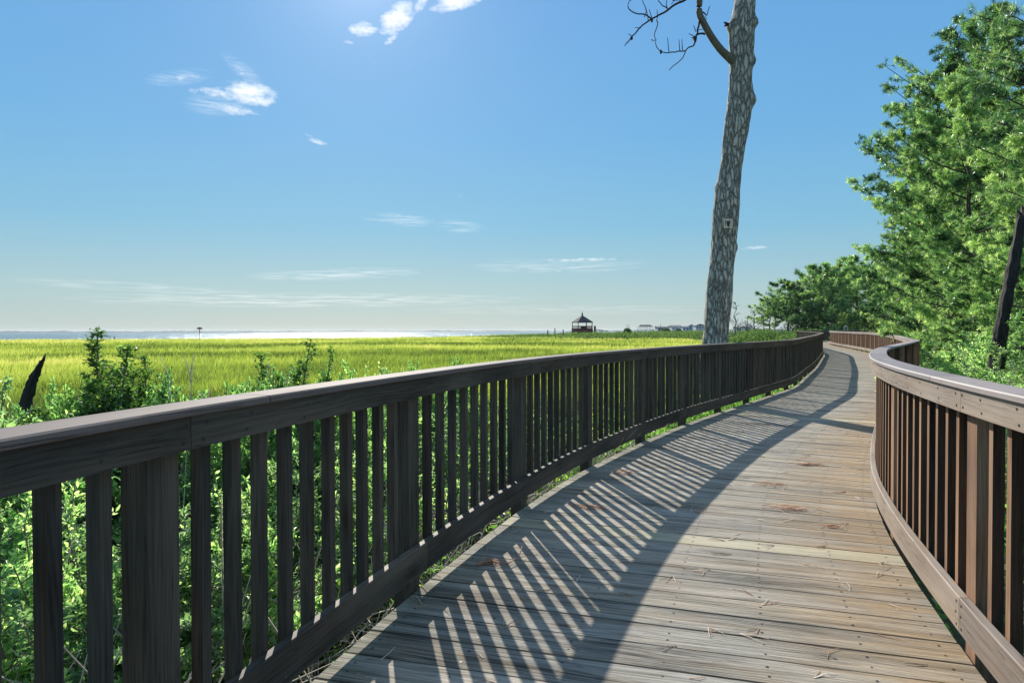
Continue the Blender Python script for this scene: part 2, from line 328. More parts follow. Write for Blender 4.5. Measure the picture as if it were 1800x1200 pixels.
m_left = wood('stained_wood', (.017, .016, .014), (.064, .057, .046), (.14, .117, .09), (.13, .07, .04), rough=.65, spec=.25, contrast=1.15)
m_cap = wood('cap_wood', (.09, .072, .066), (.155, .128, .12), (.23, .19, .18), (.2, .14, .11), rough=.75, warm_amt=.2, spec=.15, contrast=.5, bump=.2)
m_capR = wood('pale_cap_wood', (.18, .15, .145), (.30, .26, .255), (.41, .36, .35), (.3, .23, .2), rough=.6, warm_amt=.15, spec=.3, contrast=.5, bump=.2)  # right cap, lighter wood tones than the left one
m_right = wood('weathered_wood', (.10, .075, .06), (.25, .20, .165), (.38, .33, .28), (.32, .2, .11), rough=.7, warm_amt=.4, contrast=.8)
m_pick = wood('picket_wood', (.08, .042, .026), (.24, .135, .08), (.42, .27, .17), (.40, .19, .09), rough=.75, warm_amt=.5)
m_pickShade = wood('shade_toned_picket_side', (.02, .012, .008), (.055, .034, .023), (.10, .065, .045), (.10, .05, .025), rough=.8, warm_amt=.3, spec=.15)  # same picket wood with the shade painted into its colour
m_deck = wood('deck_wood', (.042, .040, .035), (.27, .25, .21), (.52, .48, .41), (.47, .33, .19), rough=.8, warm_amt=.32, deck=True, bump=.9, contrast=1.6, spec=.15)
m_screw = plain('rusty_screw', (.03, .025, .022), .5, .2)
m_beam = wood('beam_wood', (.03, .028, .025), (.07, .06, .05), (.12, .1, .08), (.1, .07, .05))

# ------------------------------------------------------------------ the path's plan
LP = np.array([(-1.62, -4.0), (-1.38, -2.0), (-1.22, -.4), (-1.08, .6), (-.985, 1.317), (-.865, 1.9), (-.66, 2.62), (-.475, 3.25), (.08, 4.83), (.76, 6.38), (2.28, 9.12), (4.03, 11.79),
               (5.22, 13.6), (6.32, 15.3), (7.96, 18.47), (9.92, 22.3), (12.4, 27.4), (15.5, 34), (18.4, 42), (21.9, 52), (24.7, 58.5), (29.3, 66), (36, 73.5), (46, 79), (60, 84), (80, 88), (100, 90)])
def catmull(P, n=24):
    out = []
    for i in range(len(P) - 1):
        p0 = P[max(i - 1, 0)]; p1 = P[i]; p2 = P[i + 1]; p3 = P[min(i + 2, len(P) - 1)]
        # centripetal-like tangents
        d1 = np.linalg.norm(p2 - p1); t1 = (p2 - p0) / (np.linalg.norm(p2 - p0) + 1e-9) * d1; t2 = (p3 - p1) / (np.linalg.norm(p3 - p1) + 1e-9) * d1
        for k in range(n):
            t = k / n; h = [2 * t ** 3 - 3 * t ** 2 + 1, t ** 3 - 2 * t ** 2 + t, -2 * t ** 3 + 3 * t ** 2, t ** 3 - t ** 2]
            out.append(h[0] * p1 + h[1] * t1 + h[2] * p2 + h[3] * t2)
    out.append(P[-1]); return np.array(out)
def resample(P, step):
    d = np.concatenate([[0], np.cumsum(np.linalg.norm(np.diff(P, axis=0), axis=1))])
    s = np.arange(0, d[-1], step); return np.stack([np.interp(s, d, P[:, 0]), np.interp(s, d, P[:, 1])], axis=1)
c0 = resample(catmull(LP), .1)
ker = np.exp(-np.linspace(-2, 2, 17) ** 2); ker /= ker.sum()
pad = 8
ext = np.concatenate([np.repeat(c0[:1], pad, 0) - np.arange(pad, 0, -1)[:, None] * (c0[1] - c0[0]), c0, np.repeat(c0[-1:], pad, 0) + np.arange(1, pad + 1)[:, None] * (c0[-1] - c0[-2])])
LC = np.stack([np.convolve(ext[:, k], ker, 'valid') for k in (0, 1)], axis=1)
WID = 2.30
tg = unit(np.gradient(LC, axis=0)); RN = np.stack([tg[:, 1], -tg[:, 0]], axis=1)
RC = LC + RN * WID
def zdeck(y): return float(np.interp(y, [0, 15, 20, 30, 57, 90], [0, 0, .03, .09, .185, .3]))
class Curve:
    def __init__(s, P, side):
        s.P = P; s.d = np.concatenate([[0], np.cumsum(np.linalg.norm(np.diff(P, axis=0), axis=1))]); s.len = s.d[-1]
        t = unit(np.gradient(P, axis=0)); s.t = t; s.side = side; s.o = np.stack([t[:, 1] * side, -t[:, 0] * side], axis=1)   # outward
    def at(s, q, lat=0., z=0.):
        f = lambda A: np.interp(q, s.d, A)
        x, y = f(s.P[:, 0]), f(s.P[:, 1]); ox, oy = f(s.o[:, 0]), f(s.o[:, 1])
        return Vector((x + ox * lat, y + oy * lat, z + zdeck(y)))
    def frame(s, q):
        f = lambda A: float(np.interp(q, s.d, A))
        return Vector((f(s.t[:, 0]), f(s.t[:, 1]), 0)).normalized(), Vector((f(s.o[:, 0]), f(s.o[:, 1]), 0)).normalized()
    def near(s, p): return s.d[np.argmin(np.linalg.norm(s.P - np.array(p), axis=1))]
CL = Curve(LC, -1); CR = Curve(RC, 1)

def sweep(mb, cv, s0, s1, sec, r, step=.21, mi=0):
    n = max(2, int(math.ceil((s1 - s0) / step)) + 1); ss = np.linspace(s0, s1, n)
    rings = [[cv.at(q, a, b) for a, b in sec] for q in ss]
    k = len(sec); acc = [0.]
    for i in range(k):
        j = (i + 1) % k; acc.append(acc[-1] + math.hypot(sec[j][0] - sec[i][0], sec[j][1] - sec[i][1]))
    fl = cv.side < 0
    for i in range(n - 1):
        for j in range(k):
            jj = (j + 1) % k
            P = [rings[i][j], rings[i][jj], rings[i + 1][jj], rings[i + 1][j]]
            U = [(ss[i], acc[j]), (ss[i], acc[j + 1]), (ss[i + 1], acc[j + 1]), (ss[i + 1], acc[j])]
            if fl: P = P[::-1]; U = U[::-1]
            mb.face(P, U, r, mi)
    for ring in (rings[0], rings[-1]): mb.face(ring, [(0, 0)] * k, r, mi)

SP = 1.67
PW = .057
def railing(name, cv, sA, smax, mats, label, fixed=()):
    m_post, m_pk, m_top, m_bot, m_cp = mats
    root = empty(name, cv.at(sA)); tag(root, label, 'railing')
    rng = RS(5 if cv.side < 0 else 6)
    k0 = -int(sA // SP); ks = range(k0, int((smax - sA) / SP) + 1)
    posts = []; sp_ = []
    for k in ks:
        s = sA + k * SP
        if k > 0 and k <= len(fixed): s = fixed[k - 1]
        elif k > len(fixed) and fixed: s = fixed[-1] + (k - len(fixed)) * SP
        if s < .1 or s > cv.len - .2: continue
        t, o = cv.frame(s); mb = MB(); a = PW; z0 = -1.1; z1 = 1.042
        P = [cv.at(s, l, z) + t * (a * sg) for z in (z0, z1) for (l, sg) in ((.040, -1), (.122, -1), (.122, 1), (.040, 1))]
        mb.hexa(P, rng.rand())
        posts.append(mb.build('post', m_post, root)); sp_.append(s)
    # pickets
    allp = []
    for i in range(len(sp_) - 1):
        a, b = sp_[i] + PW - .03, sp_[i + 1] - PW + .01; n = 10 if cv.side < 0 and sp_[i] < sA + .1 else 9
        for j in range(n):
            allp.append(a + (b - a) * (j + 1) / (n + 1) + rng.uniform(-.006, .006))
    def pk(mb, s):
        t, o = cv.frame(s); a = .019; lean = rng.uniform(-.004, .004)
        P = [cv.at(s, l, z) + t * (a * sg + (lean if z > .5 else 0)) for z in (.175, 1.041) for (l, sg) in ((.040, -1), (.078, -1), (.078, 1), (.040, 1))]
        mb.hexa(P, rng.rand()); n_ = len(mb.mi)
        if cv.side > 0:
            for q in range(n_ - 6, n_): mb.mi[q] = 0 if q == n_ - 3 else 1  # right pickets: every face but the inner one gets the painted shade
    def dist(s):
        p = cv.at(s); return p.length if p.y > .5 else 1e6 - p.length
    order = sorted(allp, key=dist); first = set(order[:100])
    rest = MB()
    for s in allp:
        if s in first:
            mb = MB(); pk(mb, s); mb.build('picket', [m_pk, m_pickShade], root)
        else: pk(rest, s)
    o = rest.build('picket_row', [m_pk, m_pickShade], root); o['kind'] = 'stuff'
    # boards, two bays each
    par = 0 if cv.side > 0 else (len([q for q in sp_ if q < sA - .1])) % 2
    for i in range(par, len(sp_) - 1, 2):
        a = sp_[i]; b = sp_[min(i + 2, len(sp_) - 1)]; g = .0015
        r = rng.rand(3)
        off = PW if cv.side < 0 else .0; h1 = SP if cv.side < 0 else 0.
        mb = MB(); sweep(mb, cv, a + g + off, b - g + off, [(0, .951), (.038, .951), (.038, 1.0415), (0, 1.0415)], r[0])
        for q in (a + .05 + off, b - .03 + off, a + SP):
            for dz, dx in ((.972, 0), (1.018, .012)):
                t, oo = cv.frame(q + dx); mb.disc(cv.at(q + dx, -.0015, dz), -oo, .0062, 0, 1)
        for q in np.arange(a + .31, b - .2, .31):
            for dz, dx in ((.973, 0), (1.017, .02)):
                q2 = q + dx + rng.uniform(-.012, .012); t, oo = cv.frame(q2); mb.disc(cv.at(q2, -.0015, dz + rng.uniform(-.004, .004)), -oo, .0052, 0, 1)
        mb.build('top_board', [m_top, m_screw], root)
        mb = MB(); sweep(mb, cv, a + g + h1, b - g + h1, [(0, .084), (.003, .08), (.038, .08), (.038, .216), (.034, .22), (.004, .22), (0, .216)], r[1])
        for q in (a + .03 + h1, b - .03 + h1, a + SP + h1):
            for dz, dx in ((.105, 0), (.15, .01), (.195, .003)):
                t, oo = cv.frame(q + dx); mb.disc(cv.at(q + dx, -.0015, dz), -oo, .006, 0, 1)
        mb.build('bottom_board', [m_bot, m_screw], root)
        mb = MB(); g = .003; sweep(mb, cv, a + g + .4, b - g + .4, [(-.014, 1.0455), (-.010, 1.042), (.122, 1.042), (.126, 1.0455), (.126, 1.062), (.121, 1.067), (-.009, 1.067), (-.014, 1.062)], r[2], step=.12)
        mb.build('cap_board', m_cp, root)
    return root
sA_ = CL.near((-.885, 1.84)) - PW; fx = [CL.near(p) - PW for p in ((-.43, 3.36), (.13, 4.97), (.79, 6.44))]; sR = CR.near((1.733, 2.70))
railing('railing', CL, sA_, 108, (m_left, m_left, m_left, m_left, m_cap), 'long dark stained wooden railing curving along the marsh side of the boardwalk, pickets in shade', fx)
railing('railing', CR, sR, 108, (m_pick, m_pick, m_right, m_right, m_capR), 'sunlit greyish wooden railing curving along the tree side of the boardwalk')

# deck
mb = MB(); rng = RS(11); s = .3; nail = []
pitch = .2085
sPale = CL.d[np.argmin(np.linalg.norm(RC - np.array([2.165, 3.76]), axis=1))]; sPale2 = CL.d[np.argmin(np.linalg.norm(RC - np.array([4.95, 9.6]), axis=1))]
while s < 108:
    r = rng.rand()
    if r > .9: r = rng.rand() * .88
    if abs(s + .1 - sPale) < .105: r = .97
    if abs(s + .1 - sPale2) < .105: r = .95
    g = .0045 + rng.rand() * .003; th = .038; e0 = rng.uniform(-.0015, .0025); e1 = rng.uniform(-.0015, .0025); dz = rng.uniform(-.0015, .0015)
    def pt(q, z, right):
        pL = CL.at(q, .022 + e0 if not right else .022 + e0, 0); i = q
        t, o = CL.frame(q)
        p = pL + (-o) * (0 if not right else WID + .044 + e0 + e1)
        p.z += z; return p
    a, b = s + g, s + pitch - g
    Lw = WID + .044
    # split across the width so that the fan of boards stays straight-edged
    P = [pt(a, -th + dz, 0), pt(a, dz, 0), pt(b, dz, 0), pt(b, -th + dz, 0), pt(a, -th + dz, 1), pt(a, dz, 1), pt(b, dz, 1), pt(b, -th + dz, 1)]
    mb.hexa(P, r, 0, Lw)
    if s < 26:
        for fr in (.035, .2, .36, .52, .68, .84, .965):
            for q in (.28, .72):
                pa = P[1].lerp(P[5], fr + rng.uniform(-.003, .003)); pb = P[2].lerp(P[6], fr)
                c = pa.lerp(pb, q + rng.uniform(-.06, .06)); c.z += .0012; mb.disc(c, (0, 0, 1), .006 * rng.uniform(.8, 1.2), 0, 1, 6)
    s += pitch
deck = mb.build('path', [m_deck, m_screw]); tag(deck, kind='structure')
for lat in (.25, .9, 1.55, 2.1):
    mb = MB(); sweep(mb, CL, .3, 108, [(-lat - .038, -.28), (-lat, -.28), (-lat, -.0395), (-lat - .038, -.0395)], .4, step=.8)
    mb.build('stringer', m_beam, deck)

# ------------------------------------------------------------------ ground, water, far shore
GZ = -.8
m_ground, nt, out = new_mat('ground')
t = node(nt, 'ShaderNodeTexCoord'); n1 = noise_(nt, t.outputs['Object'], .35, 6., .6); n2 = noise_(nt, t.outputs['Object'], 9., 4., .6)
c = ramp_(nt, n1, [(.3, (.045, .055, .018)), (.7, (.09, .10, .03))]); c = mixc(nt, .5, c, ramp_(nt, n2, [(.3, (.02, .018, .012)), (.7, (.12, .11, .06))]))
b = node(nt, 'ShaderNodeBsdfPrincipled', i_Roughness=.95); nt.links.new(c, b.inputs['Base Color']); nt.links.new(b.outputs[0], out.inputs[0])
SH = [(-6900, -6900), (-900, -60), (-400, 90), (-190, 128), (-120, 140), (-80, 146), (-45, 158), (-22, 185), (-12, 230), (-4, 300), (12, 380), (60, 520), (160, 760), (380, 1000), (900, 1300), (2500, 1700), (6900, 2400), (6900, -6900)]
rng = RS(3); shore = []
for i in range(len(SH)):
    a = np.array(SH[i], float); b_ = np.array(SH[(i + 1) % len(SH)], float); shore.append(tuple(a))
    if 2 <= i <= 13:
        for k in range(1, 8):
            p = a + (b_ - a) * k / 8; L_ = np.linalg.norm(b_ - a); shore.append((p[0], p[1] + rng.uniform(-.03, .03) * min(L_, 60)))
me = bpy.data.meshes.new('ground'); me.from_pydata([(x, y, GZ) for x, y in shore] + [(x, y, GZ - 1) for x, y in shore], [],
    [list(range(len(shore)))[::-1]] + [[i, (i + 1) % len(shore), (i + 1) % len(shore) + len(shore), i + len(shore)] for i in range(len(shore))])
me.materials.append(m_ground); o = bpy.data.objects.new('ground', me); C.objects.link(o); tag(o, kind='structure')
if me.polygons[0].normal.z < 0: me.flip_normals()

m_water, nt, out = new_mat('water')
t = node(nt, 'ShaderNodeTexCoord'); mp = node(nt, 'ShaderNodeMapping'); mp.inputs['Scale'].default_value = (1, .55, 1); nt.links.new(t.outputs['Object'], mp.inputs[0])
n1 = noise_(nt, mp.outputs[0], .5, 5., .62); n2 = noise_(nt, mp.outputs[0], .035, 3., .5)
b = node(nt, 'ShaderNodeBsdfPrincipled', i_Roughness=.13, i_IOR=1.33); b.inputs['Base Color'].default_value = (.05, .09, .12, 1)
bp = node(nt, 'ShaderNodeBump', i_Strength=1., i_Distance=.70); nt.links.new(math_(nt, 'ADD', n1, math_(nt, 'MULTIPLY', n2, 2.)), bp.inputs['Height']); nt.links.new(bp.outputs[0], b.inputs['Normal'])
nt.links.new(b.outputs[0], out.inputs[0])
me = bpy.data.meshes.new('water'); me.from_pydata([(-7000, -7000, -1.05), (7000, -7000, -1.05), (7000, 7000, -1.05), (-7000, 7000, -1.05)], [], [[0, 1, 2, 3]])
me.materials.append(m_water); o = bpy.data.objects.new('water', me); C.objects.link(o); tag(o, kind='structure')

m_shore = plain('far_shore', (.05, .075, .07), .9, .3, .02)
S = Soup(); rng = RS(8)
th = np.radians(np.linspace(-60, 62, 1100)); D = 3600 + 700 * np.sin(th * 2.1) + 300 * np.sin(th * 7)
hgt = 2.2 + 4. * vnoise(th * 60, th * 0, 2) ** 1.3 + 2.5 * vnoise(th * 330, th * 0, 4); hgt *= np.interp(np.degrees(th), [-60, -10, 4, 10, 20, 62], [1.15, 1., .8, 1.5, 2.6, 3.2])
xs, ys = np.sin(th) * D, np.cos(th) * D
v = []
for dd, zz in ((0, -1.2), (30, .75), (120, 1.0), (260, .0)):
    v.append(np.stack([xs * (1 + dd / D), ys * (1 + dd / D), np.where(zz < 0, -1.2, -1.0 + hgt * zz) + 0 * th], 1))
V = np.concatenate(v); n = len(th)
q = [(k * n + i, k * n + i + 1, (k + 1) * n + i + 1, (k + 1) * n + i) for k in range(3) for i in range(n - 1)]
S.add(V, quad=q); o = S.build('far_shore', m_shore); tag(o, kind='structure')

# ------------------------------------------------------------------ marsh grass (stuff)
m_grass = foliage('marsh_grass', [(0., (.055, .085, .03)), (.22, (.13, .19, .05)), (.5, (.275, .36, .08)), (.75, (.41, .46, .13)), (1., (.58, .54, .25))], trans=.58, tcol=(1.3, 1.32, .75), rough=.6, spec=.15, tmul=1.6)
rng = RS(21); N = 560000
az_ = rng.uniform(R(-41), R(30), N); inv = rng.uniform(1 / 420., 1 / 7.5, N); r_ = 1 / inv
far = rng.rand(N) < .45; r_[far] = np.exp(rng.uniform(math.log(20), math.log(420), far.sum()))
gx, gy = np.sin(az_) * r_, np.cos(az_) * r_
ly = np.interp(gy, LC[:, 1], LC[:, 0]); 
shp = np.array(shore); sx = shp[:, 0]; sy = shp[:, 1]
def inside(x, y):
    c = np.zeros(len(x), bool); j = len(sx) - 1
    for i in range(len(sx)):
        cond = ((sy[i] > y) != (sy[j] > y)) & (x < (sx[j] - sx[i]) * (y - sy[i]) / (sy[j] - sy[i] + 1e-12) + sx[i]); c ^= cond; j = i
    return c
tree_line = np.interp(gy, [0, 40, 60, 90, 130, 420], [0, 0, 0, 14, 30, 120])
ok = inside(gx, gy) & (gx < ly - np.interp(gy, [0, 8, 20, 60], [3.2, 3.2, 2.5, 2.2])) & (gy > 3) & (gx < np.interp(gy, [60, 90, 140, 260, 420], [26, 27, 36, 60, 95]))
gx, gy, r_ = gx[ok], gy[ok], r_[ok]; n = len(gx)
patch = vnoise(gx / 9., gy / 14., 1) * .5 + vnoise(gx / 2.6, gy / 5., 2) * .3 + vnoise(gx / 40., gy / 40., 3) * .45
low = vnoise(gx / 5.5, gy / 3.2, 7)
hgt = .66 + .16 * rng.randn(n) * .6 + .22 * (vnoise(gx / 3.1, gy / 3.1, 5) - .5) - np.where(low < .2, .24, 0)
wid = .0055 + .00062 * r_; lean = rng.randn(n, 2) * .16 + np.array([.06, -.02]); ang = rng.uniform(0, np.pi, n)
bx, by = np.cos(ang) * wid, np.sin(ang) * wid * .6
base = np.stack([gx, gy, np.full(n, GZ)], 1)
mid = base + np.stack([lean[:, 0] * hgt * .35, lean[:, 1] * hgt * .35, hgt * .6], 1); tip = base + np.stack([lean[:, 0] * hgt * 1.3, lean[:, 1] * hgt * 1.3, hgt], 1)
wv = np.stack([bx, by, 0 * bx], 1)
V = np.stack([base - wv, base + wv, mid + wv * .8, mid - wv * .8, tip], 1).reshape(-1, 3)
bI = np.arange(n)[:, None] * 5
big = vnoise(gx / 26., gy / 9., 11); fine_ = vnoise(gx / 1.1, gy / 1.6, 12)
col = np.clip(.5 + 1.25 * (patch - .62) + .6 * (big - .5) + .25 * (fine_ - .5) + rng.randn(n) * .14 - np.where(low < .17, .2, 0) + np.clip((r_ - 40) / 300, 0, .12), 0, 1)
S = Soup(); S.add(V, quad=bI + np.array([[0, 1, 2, 3]]), rnd=np.repeat(col, 5)); S.T.append(bI + np.array([[3, 2, 4]]))
o = S.build('marsh_grass', m_grass); tag(o, 'yellow green marsh grass filling the flat between the boardwalk and the bay', 'grass', kind='stuff')

# ------------------------------------------------------------------ shrubs
m_leaf = foliage('shrub_leaf', [(0., (.05, .13, .05)), (.25, (.14, .28, .09)), (.55, (.34, .48, .19)), (.8, (.60, .69, .30)), (1., (.78, .74, .42))], trans=.6, tcol=(1.8, 2.1, 1.5), rough=.38, spec=.55)
m_cover = foliage('cover_leaf', [(0., (.03, .09, .03)), (.3, (.09, .20, .06)), (.6, (.19, .33, .09)), (.85, (.34, .46, .13)), (1., (.5, .5, .18))], trans=.5, tcol=(1.5, 1.8, .9), rough=.4, spec=.5)
m_leafM = foliage('bushy_leaf', [(0., (.06, .12, .05)), (.35, (.15, .28, .10)), (.65, (.32, .48, .19)), (.9, (.55, .68, .32)), (1., (.7, .76, .45))], trans=.5, tcol=(1.6, 1.9, 1.1), rough=.5, spec=.4)
m_leafD = foliage('spire_leaf', [(0., (.045, .09, .035)), (.4, (.12, .22, .07)), (.7, (.26, .40, .13)), (1., (.50, .60, .25))], trans=.5, tcol=(1.6, 1.8, .8), rough=.55, spec=.3)
m_leaf2 = foliage('grey_leaf', [(0., (.08, .16, .08)), (.5, (.21, .33, .17)), (.85, (.36, .47, .25)), (1., (.5, .55, .3))], trans=.5, tcol=(1.7, 1.9, 1.1), rough=.45, spec=.45)
m_twig = plain('twig_bark', (.24, .20, .16), .85, .35, 12.)
m_dead = plain('dead_stem', (.5, .44, .36), .85, .3, 10.)
def shrub_parts(seed, h, spread, nstem, leafL, nleaf, upright=.5, spike=0., cone=0., twig_r=.008, bare=.12):
    rng = RS(seed); St = Soup(); Lf = Soup(); P_, D_, r_ = [], [], []
    for i in range(nstem):
        a = rng.uniform(0, 6.283); rr = spread * math.sqrt(rng.rand()); hh = h * ((1 - .45 * (rr / spread) ** 2) * rng.uniform(.75, 1.02) if not cone else (1 - cone * (rr / spread)) * rng.uniform(.88, 1.02))
        if i < 2: rr *= .25; hh = h * rng.uniform(.93, 1.)
        e = np.array([math.cos(a) * rr, math.sin(a) * rr, hh]); b0 = np.array([math.cos(a) * rr * .15, math.sin(a) * rr * .15, 0.])
        tt = np.linspace(0, 1, 7)[:, None]; wob = rng.randn(7, 3) * (.008 if cone else .03) * h * tt
        Pm = b0 + (e - b0) * np.concatenate([tt ** 1.3, tt ** 1.3, tt], 1) + wob
        St.tube(Pm, twig_r * np.linspace(1.3, .3, 7), 4, rng.rand())
        ntw = int((16 if cone else 9) * (1 + .5 * rng.rand()))
        for j in range(ntw):
            f = rng.uniform(bare + .05, .97); p = np.array([np.interp(f * 6, range(7), Pm[:, k]) for k in range(3)])
            az0 = rng.uniform(0, 6.283); ln = ((.30 * (1 - f) + .10) if not cone else (.19 * (1 - f) + .055)) * h * rng.uniform(.6, 1.2) * (.45 + .55 * min(1, spread / h * 1.6))
            d = np.array([math.cos(az0), math.sin(az0), rng.uniform(.2, .9) + upright]); d /= np.linalg.norm(d)
            q = p + d * ln; St.tube([p, (p + q) / 2 + rng.randn(3) * .01, q], [twig_r * .45, twig_r * .35, twig_r * .2], 3, rng.rand())
            m = max(4, int(nleaf * (.5 + rng.rand() * .8))); ff = rng.uniform(.1, 1.02, m)[:, None]
            P_.append(p + (q - p) * ff + rng.randn(m, 3) * .007); D_.append(unit(rng.randn(m, 3) + d * 1.1)); r_.append(np.full(m, rng.normal(0, .12)))
        m = int(nleaf * 1.5); ff = rng.uniform(.55, 1, m)
        pp = np.stack([np.interp(ff * 6, range(7), Pm[:, k]) for k in range(3)], 1); P_.append(pp); D_.append(unit(rng.randn(m, 3) + np.array([0, 0, 1.2]))); r_.append(np.full(m, .1))
        if spike:
            m = int(30 * spike); ff = rng.uniform(.86, 1.06, m); pp = np.stack([np.interp(ff * 6, range(7), Pm[:, k]) for k in range(3)], 1) + rng.randn(m, 3) * .012 * h * .6
            P_.append(pp); D_.append(unit(rng.randn(m, 3) + np.array([0, 0, 1.5]))); r_.append(np.full(m, -.3))
    P_ = np.concatenate(P_); D_ = np.concatenate(D_); r_ = np.concatenate(r_); n = len(P_)
    L = leafL * rng.uniform(.6, 1.25, n)
    leaves(Lf, P_, D_, L, L * rng.uniform(.32, .46, n), rng, np.clip(.5 + r_ + rng.randn(n) * .2, 0, 1))
    return St, Lf
def make_shrub(name, seed, *a, mat=None, **k):
    St, Lf = shrub_parts(seed, *a, **k); root = empty(name)
    St.build('stem', m_twig, root); Lf.build('foliage', mat or m_leaf, root); return root
def place(o, x, y, z, rz, sc, label, cat, group, first):
    c = o if first else copy_tree(o)
    c.location = (x, y, z); c.rotation_euler = (0, 0, rz); c.scale = (sc, sc, sc) if not isinstance(sc, tuple) else sc
    tag(c, label, cat, group); return c
def at_rail(px, Z): return X(px, Z), Z

protoA = make_shrub('shrub', 31, 1.9, .62, 60, .026, 40, upright=1.2, spike=4.5, cone=.8, mat=m_leafD)       # tall spiky shrub
protoB = make_shrub('shrub', 32, 1.45, .85, 28, .032, 44, upright=.4)                 # bushy
protoC = make_shrub('shrub', 33, 1.3, .7, 24, .036, 36, upright=.3, mat=m_leaf2)       # grey green
protoD = make_shrub('shrub', 34, 1.4, .75, 36, .029, 42, upright=.7, spike=.8, cone=.3, mat=m_leafM)   # dark bushy
used = {}
def shrub(pr, px, Z, ht, wd, rz, label, g='shrubs beside the boardwalk'):
    ht = ht + (.1 if pr is not protoA and px < 1000 and Z < 9 else 0)
    hh = {id(protoA): 1.9, id(protoB): 1.45, id(protoC): 1.3, id(protoD): 1.4}[id(pr)]
    first = id(pr) not in used; used[id(pr)] = 1
    z = GZ - .03; s = (ht - z) / hh
    return place(pr, X(px, Z), Z, z, rz, (s * wd, s * wd, s), label, 'shrub', g, first)
pl = [(protoA, 176, 4.9, 1.27, 1.9, .3, 'tallest shrub on the left with a pointed dark spire above the railing'),
      (protoA, 222, 5.3, 1.17, 1.5, 2.1, 'shrub with a shorter spire touching the right of the tallest left shrub'),
      (protoD, 262, 4.9, .93, .75, 1., 'rounded leafy shrub right of the twin spires'),
      (protoD, 130, 5.0, .86, .75, 3., 'low shrub at the left foot of the tallest spire'),
      (protoC, 10, 4.0, .86, .8, .5, 'grey green shrub at the left picture edge above the railing'),
      (protoA, 505, 6.2, 1.17, 1.7, 4., 'middle shrub with a dark pointed top against the marsh'),
      (protoA, 548, 6.4, 1.1, 1.3, 5., 'thin leaning spire just right of the middle shrub'),
      (protoD, 590, 6.3, .86, .9, 2., 'bushy shrub dropping below the rail right of the middle spires'),
      (protoD, 478, 5.8, .9, .8, 1.7, 'grey green shrub at the left foot of the middle spires'),
      (protoD, 395, 5.2, .84, .85, .2, 'rounded shrub behind the rail between the two spired clumps'),
      (protoD, 340, 4.7, .80, .9, 2.9, 'grey green shrub mixed with bare stems left of centre'),
      (protoB, 645, 7.0, .86, .7, .9, 'small tuft of shrub peeking over the rail left of two smaller ones'),
      (protoD, 740, 8.0, .86, .7, 3.3, 'grey topped shrub barely rising above the rail'),
      (protoD, 808, 8.8, .91, .55, 4.4, 'last small shrub tip rising above the rail before the open marsh'),
      (protoC, 700, 7.6, .72, .9, 5.4, 'shrub hidden behind the pickets under the small grey topped one'),
      (protoB, 60, 3.2, .55, 1.1, 1.2, 'leafy shrub filling the gap between the first pickets'),
      (protoC, 170, 3.1, .42, 1.2, 2.2, 'grey green shrub seen through pickets left of the wide first post'),
      (protoC, 300, 3.4, .42, 1.2, .2, 'grey green shrub behind the wide first post'),
      (protoB, 430, 3.9, .38, 1.2, 4.2, 'leafy shrub seen between pickets right of the wide first post'),
      (protoC, 560, 4.6, .42, 1.1, 5.2, 'grey green shrub behind the middle pickets'),
      (protoB, 660, 5.3, .5, 1.1, 3.7, 'leafy shrub behind the second post'),
      (protoC, 790, 6.6, .5, 1.1, 3.2, 'grey green shrub behind the third bay of pickets'),
      (protoC, 900, 8.2, .45, 1.0, 2.7, 'grey green shrub behind the third post'),
      (protoB, -60, 3.9, .8, 1.1, 2.0, 'shrub cut by the left edge of the picture'),
      ]
for a in pl: shrub(*a)
# right of the boardwalk
pr = [(protoB, 1660, 14.5, 1.0, 1.5, 0.), (protoC, 1625, 19, .9, 1.8, 1.), (protoB, 1700, 12., .55, 1.5, 2.), (protoB, 1760, 10.5, .35, 1.5, 3.), (protoC, 1730, 8.5, .25, 1.4, 4.), (protoB, 1810, 7.2, .45, 1.3, 5.),
      (protoC, 1790, 12, .95, 1.4, .7), (protoB, 1850, 10.5, .9, 1.4, 1.3), (protoB, 1680, 24, 1.5, 1.6, 1.9), (protoC, 1700, 17, 1.2, 1.6, 2.6), (protoB, 1745, 15, 1.3, 1.4, 3.2), (protoB, 1830, 14, 1.7, 1.4, 4.1),
      (protoC, 1645, 32, 1.6, 1.8, 5.1), (protoB, 1600, 48, 1.7, 2.0, 5.7), (protoB, 1655, 11.6, .2, 1.4, 5.), (protoC, 1690, 9.4, 0., 1.3, 1.5), (protoB, 1900, 8, .7, 1.3, 2.)]
desc = ['leafy shrub at the outer bend of the tree side railing', 'grey green shrub behind the outer bend of the railing', 'leafy shrub just over the cap of the tree side railing', 'leafy shrub above the cap near the right edge',
        'low grey green shrub hugging the tree side railing', 'leafy shrub at the right edge just above the cap', 'grey green shrub below the charred snag', 'leafy shrub right of the charred snag',
        'tall leafy shrub under the pines beyond the bend', 'grey green shrub in front of the pines', 'leafy shrub left of the charred snag', 'tall leafy shrub at the right edge under the near pine',
        'grey green shrub beside the far curve of the railing', 'farthest leafy shrub beside the far curve', 'low shrub pressed against the outer side of the bend', 'low grey green shrub in the shade of the railing', 'shrub beyond the right picture edge']
for a, d in zip(pr, desc): shrub(*a, d)
